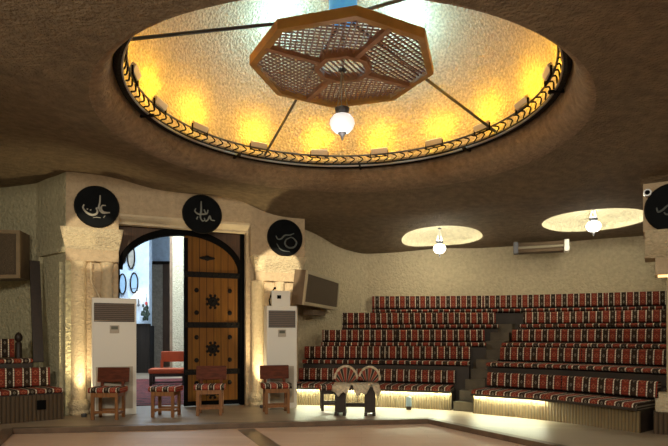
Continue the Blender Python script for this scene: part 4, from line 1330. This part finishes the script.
for i in range(8):
    a = math.radians(-8 + 45 * i + (3 if i % 2 else 0))
    if 200 < math.degrees(a) % 360 < 340: continue
    k = MB(); k.beam(((RD - 0.12) * math.cos(a), (RD - 0.12) * math.sin(a), -0.05), ((RD + 0.14) * math.cos(a), (RD + 0.14) * math.sin(a), -0.05), 0.03, 0.03)
    c = Vector(((RD + 0.14) * math.cos(a), (RD + 0.14) * math.sin(a), -0.05)); tt = Vector((-math.sin(a), math.cos(a), 0)) * 0.07
    k.beam(tuple(c - tt), tuple(c + tt), 0.03, 0.05); k.build('bracket', MT['black_iron'], t)

# floodlights on the ring
flood_px = [(150, 75), (172, 104), (209, 126), (255, 149), (318, 158), (382, 157), (440, 147), (497, 132), (537, 106), (550, 74)]
names = ['first from the left, by the left rod', 'second from the left', 'third from the left', 'fourth from the left, beside the far left rod', 'fifth from the left, behind the pendant', 'fifth from the right', 'fourth from the right', 'third from the right, beside the far right rod', 'second from the right', 'first from the right']
def flood_angle(px, py):
    ztop = ZR + 0.12
    Y = (ztop - EYE) * F / (HY - py); X = (px - CX) / F * Y
    return math.atan2(Y - DC.y, X - DC.x)
proto = None
for i, (px, py) in enumerate(flood_px):
    a = flood_angle(px, py)
    loc = (DC.x + (RD - 0.13) * math.cos(a), DC.y + (RD - 0.13) * math.sin(a), ZR + 0.085)
    lb = 'flat silver floodlight on the dome ring, ' + names[i]
    if proto is None:
        proto = thing('floodlight', lb, 'floodlight', loc, a - PI / 2, 'floodlights on the dome ring')
        k = MB(); k.box((0, 0, 0.06), (0.25, 0.05, 0.075), (0.5, 0, 0), 0.006); k.build('housing', MT['chrome'], proto)
        k = MB(); k.box((0, 0.022, 0.072), (0.19, 0.02, 0.065), (0.5, 0, 0)); k.build('glass', MT['flood_glass'], proto)
        k = MB()
        for x in (-0.13, 0.13): k.bx((x - 0.004, -0.01, -0.03), (x + 0.004, 0.012, 0.065))
        k.bx((-0.13, -0.01, -0.03), (0.13, 0.012, -0.022)); k.build('yoke', MT['black_iron'], proto)
    else:
        dup(proto, loc, a - PI / 2, lb)
    def rp(r, z): return (DC.x + r * math.cos(a), DC.y + r * math.sin(a), ZR + z)
    light('flood_beam', 'AREA', rp(RD - 0.24, 0.34), 4.2, (1.0, 0.56, 0.0), 0.24, rp(RD + 0.05, 0.39), size_y=0.03)
    light('flood_spill', 'POINT', rp(RD - 0.55, 0.35), 4.8, (1.0, 0.42, 0.0), 0.10)

# ------------------------------------------------------------------ lights
for x in (-0.62, 0.86):
    light('dome_blue', 'POINT', (x, 7.16, 5.34), 42, (0.33, 0.74, 1.0), 0.08)
light('pendant_glow', 'POINT', (2.17, 11.2, 3.24), 36, (1.0, 0.95, 0.72), 0.10)
light('pendant_glow', 'POINT', (4.69, 9.85, 3.43), 42, (1.0, 0.95, 0.72), 0.10)
light('pendant_glow', 'POINT', (0.09, 6.0, 3.42), 6, (1.0, 0.9, 0.8), 0.14)
light('anteroom_glow', 'AREA', (-5.2, 15.0, 6.1), 760, (0.72, 0.87, 1.0), 2.6, (-5.6, 16.0, 0))
light('pendant_down', 'POINT', (2.17, 11.2, 2.80), 17, (1.0, 0.93, 0.74), 0.10)
light('pendant_down', 'POINT', (4.69, 9.85, 2.98), 17, (1.0, 0.93, 0.74), 0.10)
# floor uplights washing the pier columns
def uplight(loc, e, tgt, label, spot=70, col=(1.0, 0.80, 0.45)):
    t = thing('floor_uplight', label, 'uplight', loc, 0, 'floor uplights at the piers')
    k = MB(); k.lathe([(0.001, 0.0), (0.04, 0.0), (0.045, 0.05), (0.035, 0.055), (0.03, 0.04), (0.001, 0.04)], seg=16); k.build('can', MT['pewter'], t)
    light('uplight_beam', 'SPOT', (loc[0], loc[1], 0.10), e, col, 0.03, tgt, spot, 0.9)
p = wpt(0.27, -0.26); uplight((p[0], p[1], 0), 150, wpt(0.26, 0.10, 2.6), 'small floor uplight at the foot of the left pier')
p = wpt(3.12, -0.28); uplight((p[0], p[1], 0), 260, wpt(3.35, 0.02, 2.5), 'small floor uplight at the foot of the column right of the door')
# unseen fill lights added behind the viewer to brighten the room
for (x, y, e) in ((-3.5, 1.0, 130), (0.0, 0.5, 140), (3.5, 1.0, 70)):
    light('room_fill', 'AREA', (x, y, 3.3), e, (1.0, 0.90, 0.72), 0.5, (x * 0.6, y + 4.5, 0.3))

for (src, tgt, e, cone) in (((-2.2, -1.2, 3.2), wpt(0.40, 0.0, 2.80), 3200, 5.5), ((-0.2, -1.4, 3.1), wpt(3.5, 0.0, 2.46), 8500, 4.3)):
    light('capital_spot', 'SPOT', src, e, (1.0, 0.86, 0.58), 0.03, tgt, cone, 0.3)

w = bpy.data.worlds.new('world'); scene.world = w; w.use_nodes = True
w.node_tree.nodes['Background'].inputs[0].default_value = (0.9, 0.8, 0.6, 1)
w.node_tree.nodes['Background'].inputs[1].default_value = 0.02
vs = scene.view_settings
vs.view_transform = 'Standard'; vs.look = 'None'; vs.exposure = 0.0; vs.gamma = 1.0
vs.use_curve_mapping = False
scene.cycles.use_denoising = True
scene.cycles.max_bounces = 8
scene.cycles.diffuse_bounces = 4
scene.cycles.sample_clamp_indirect = 6.0
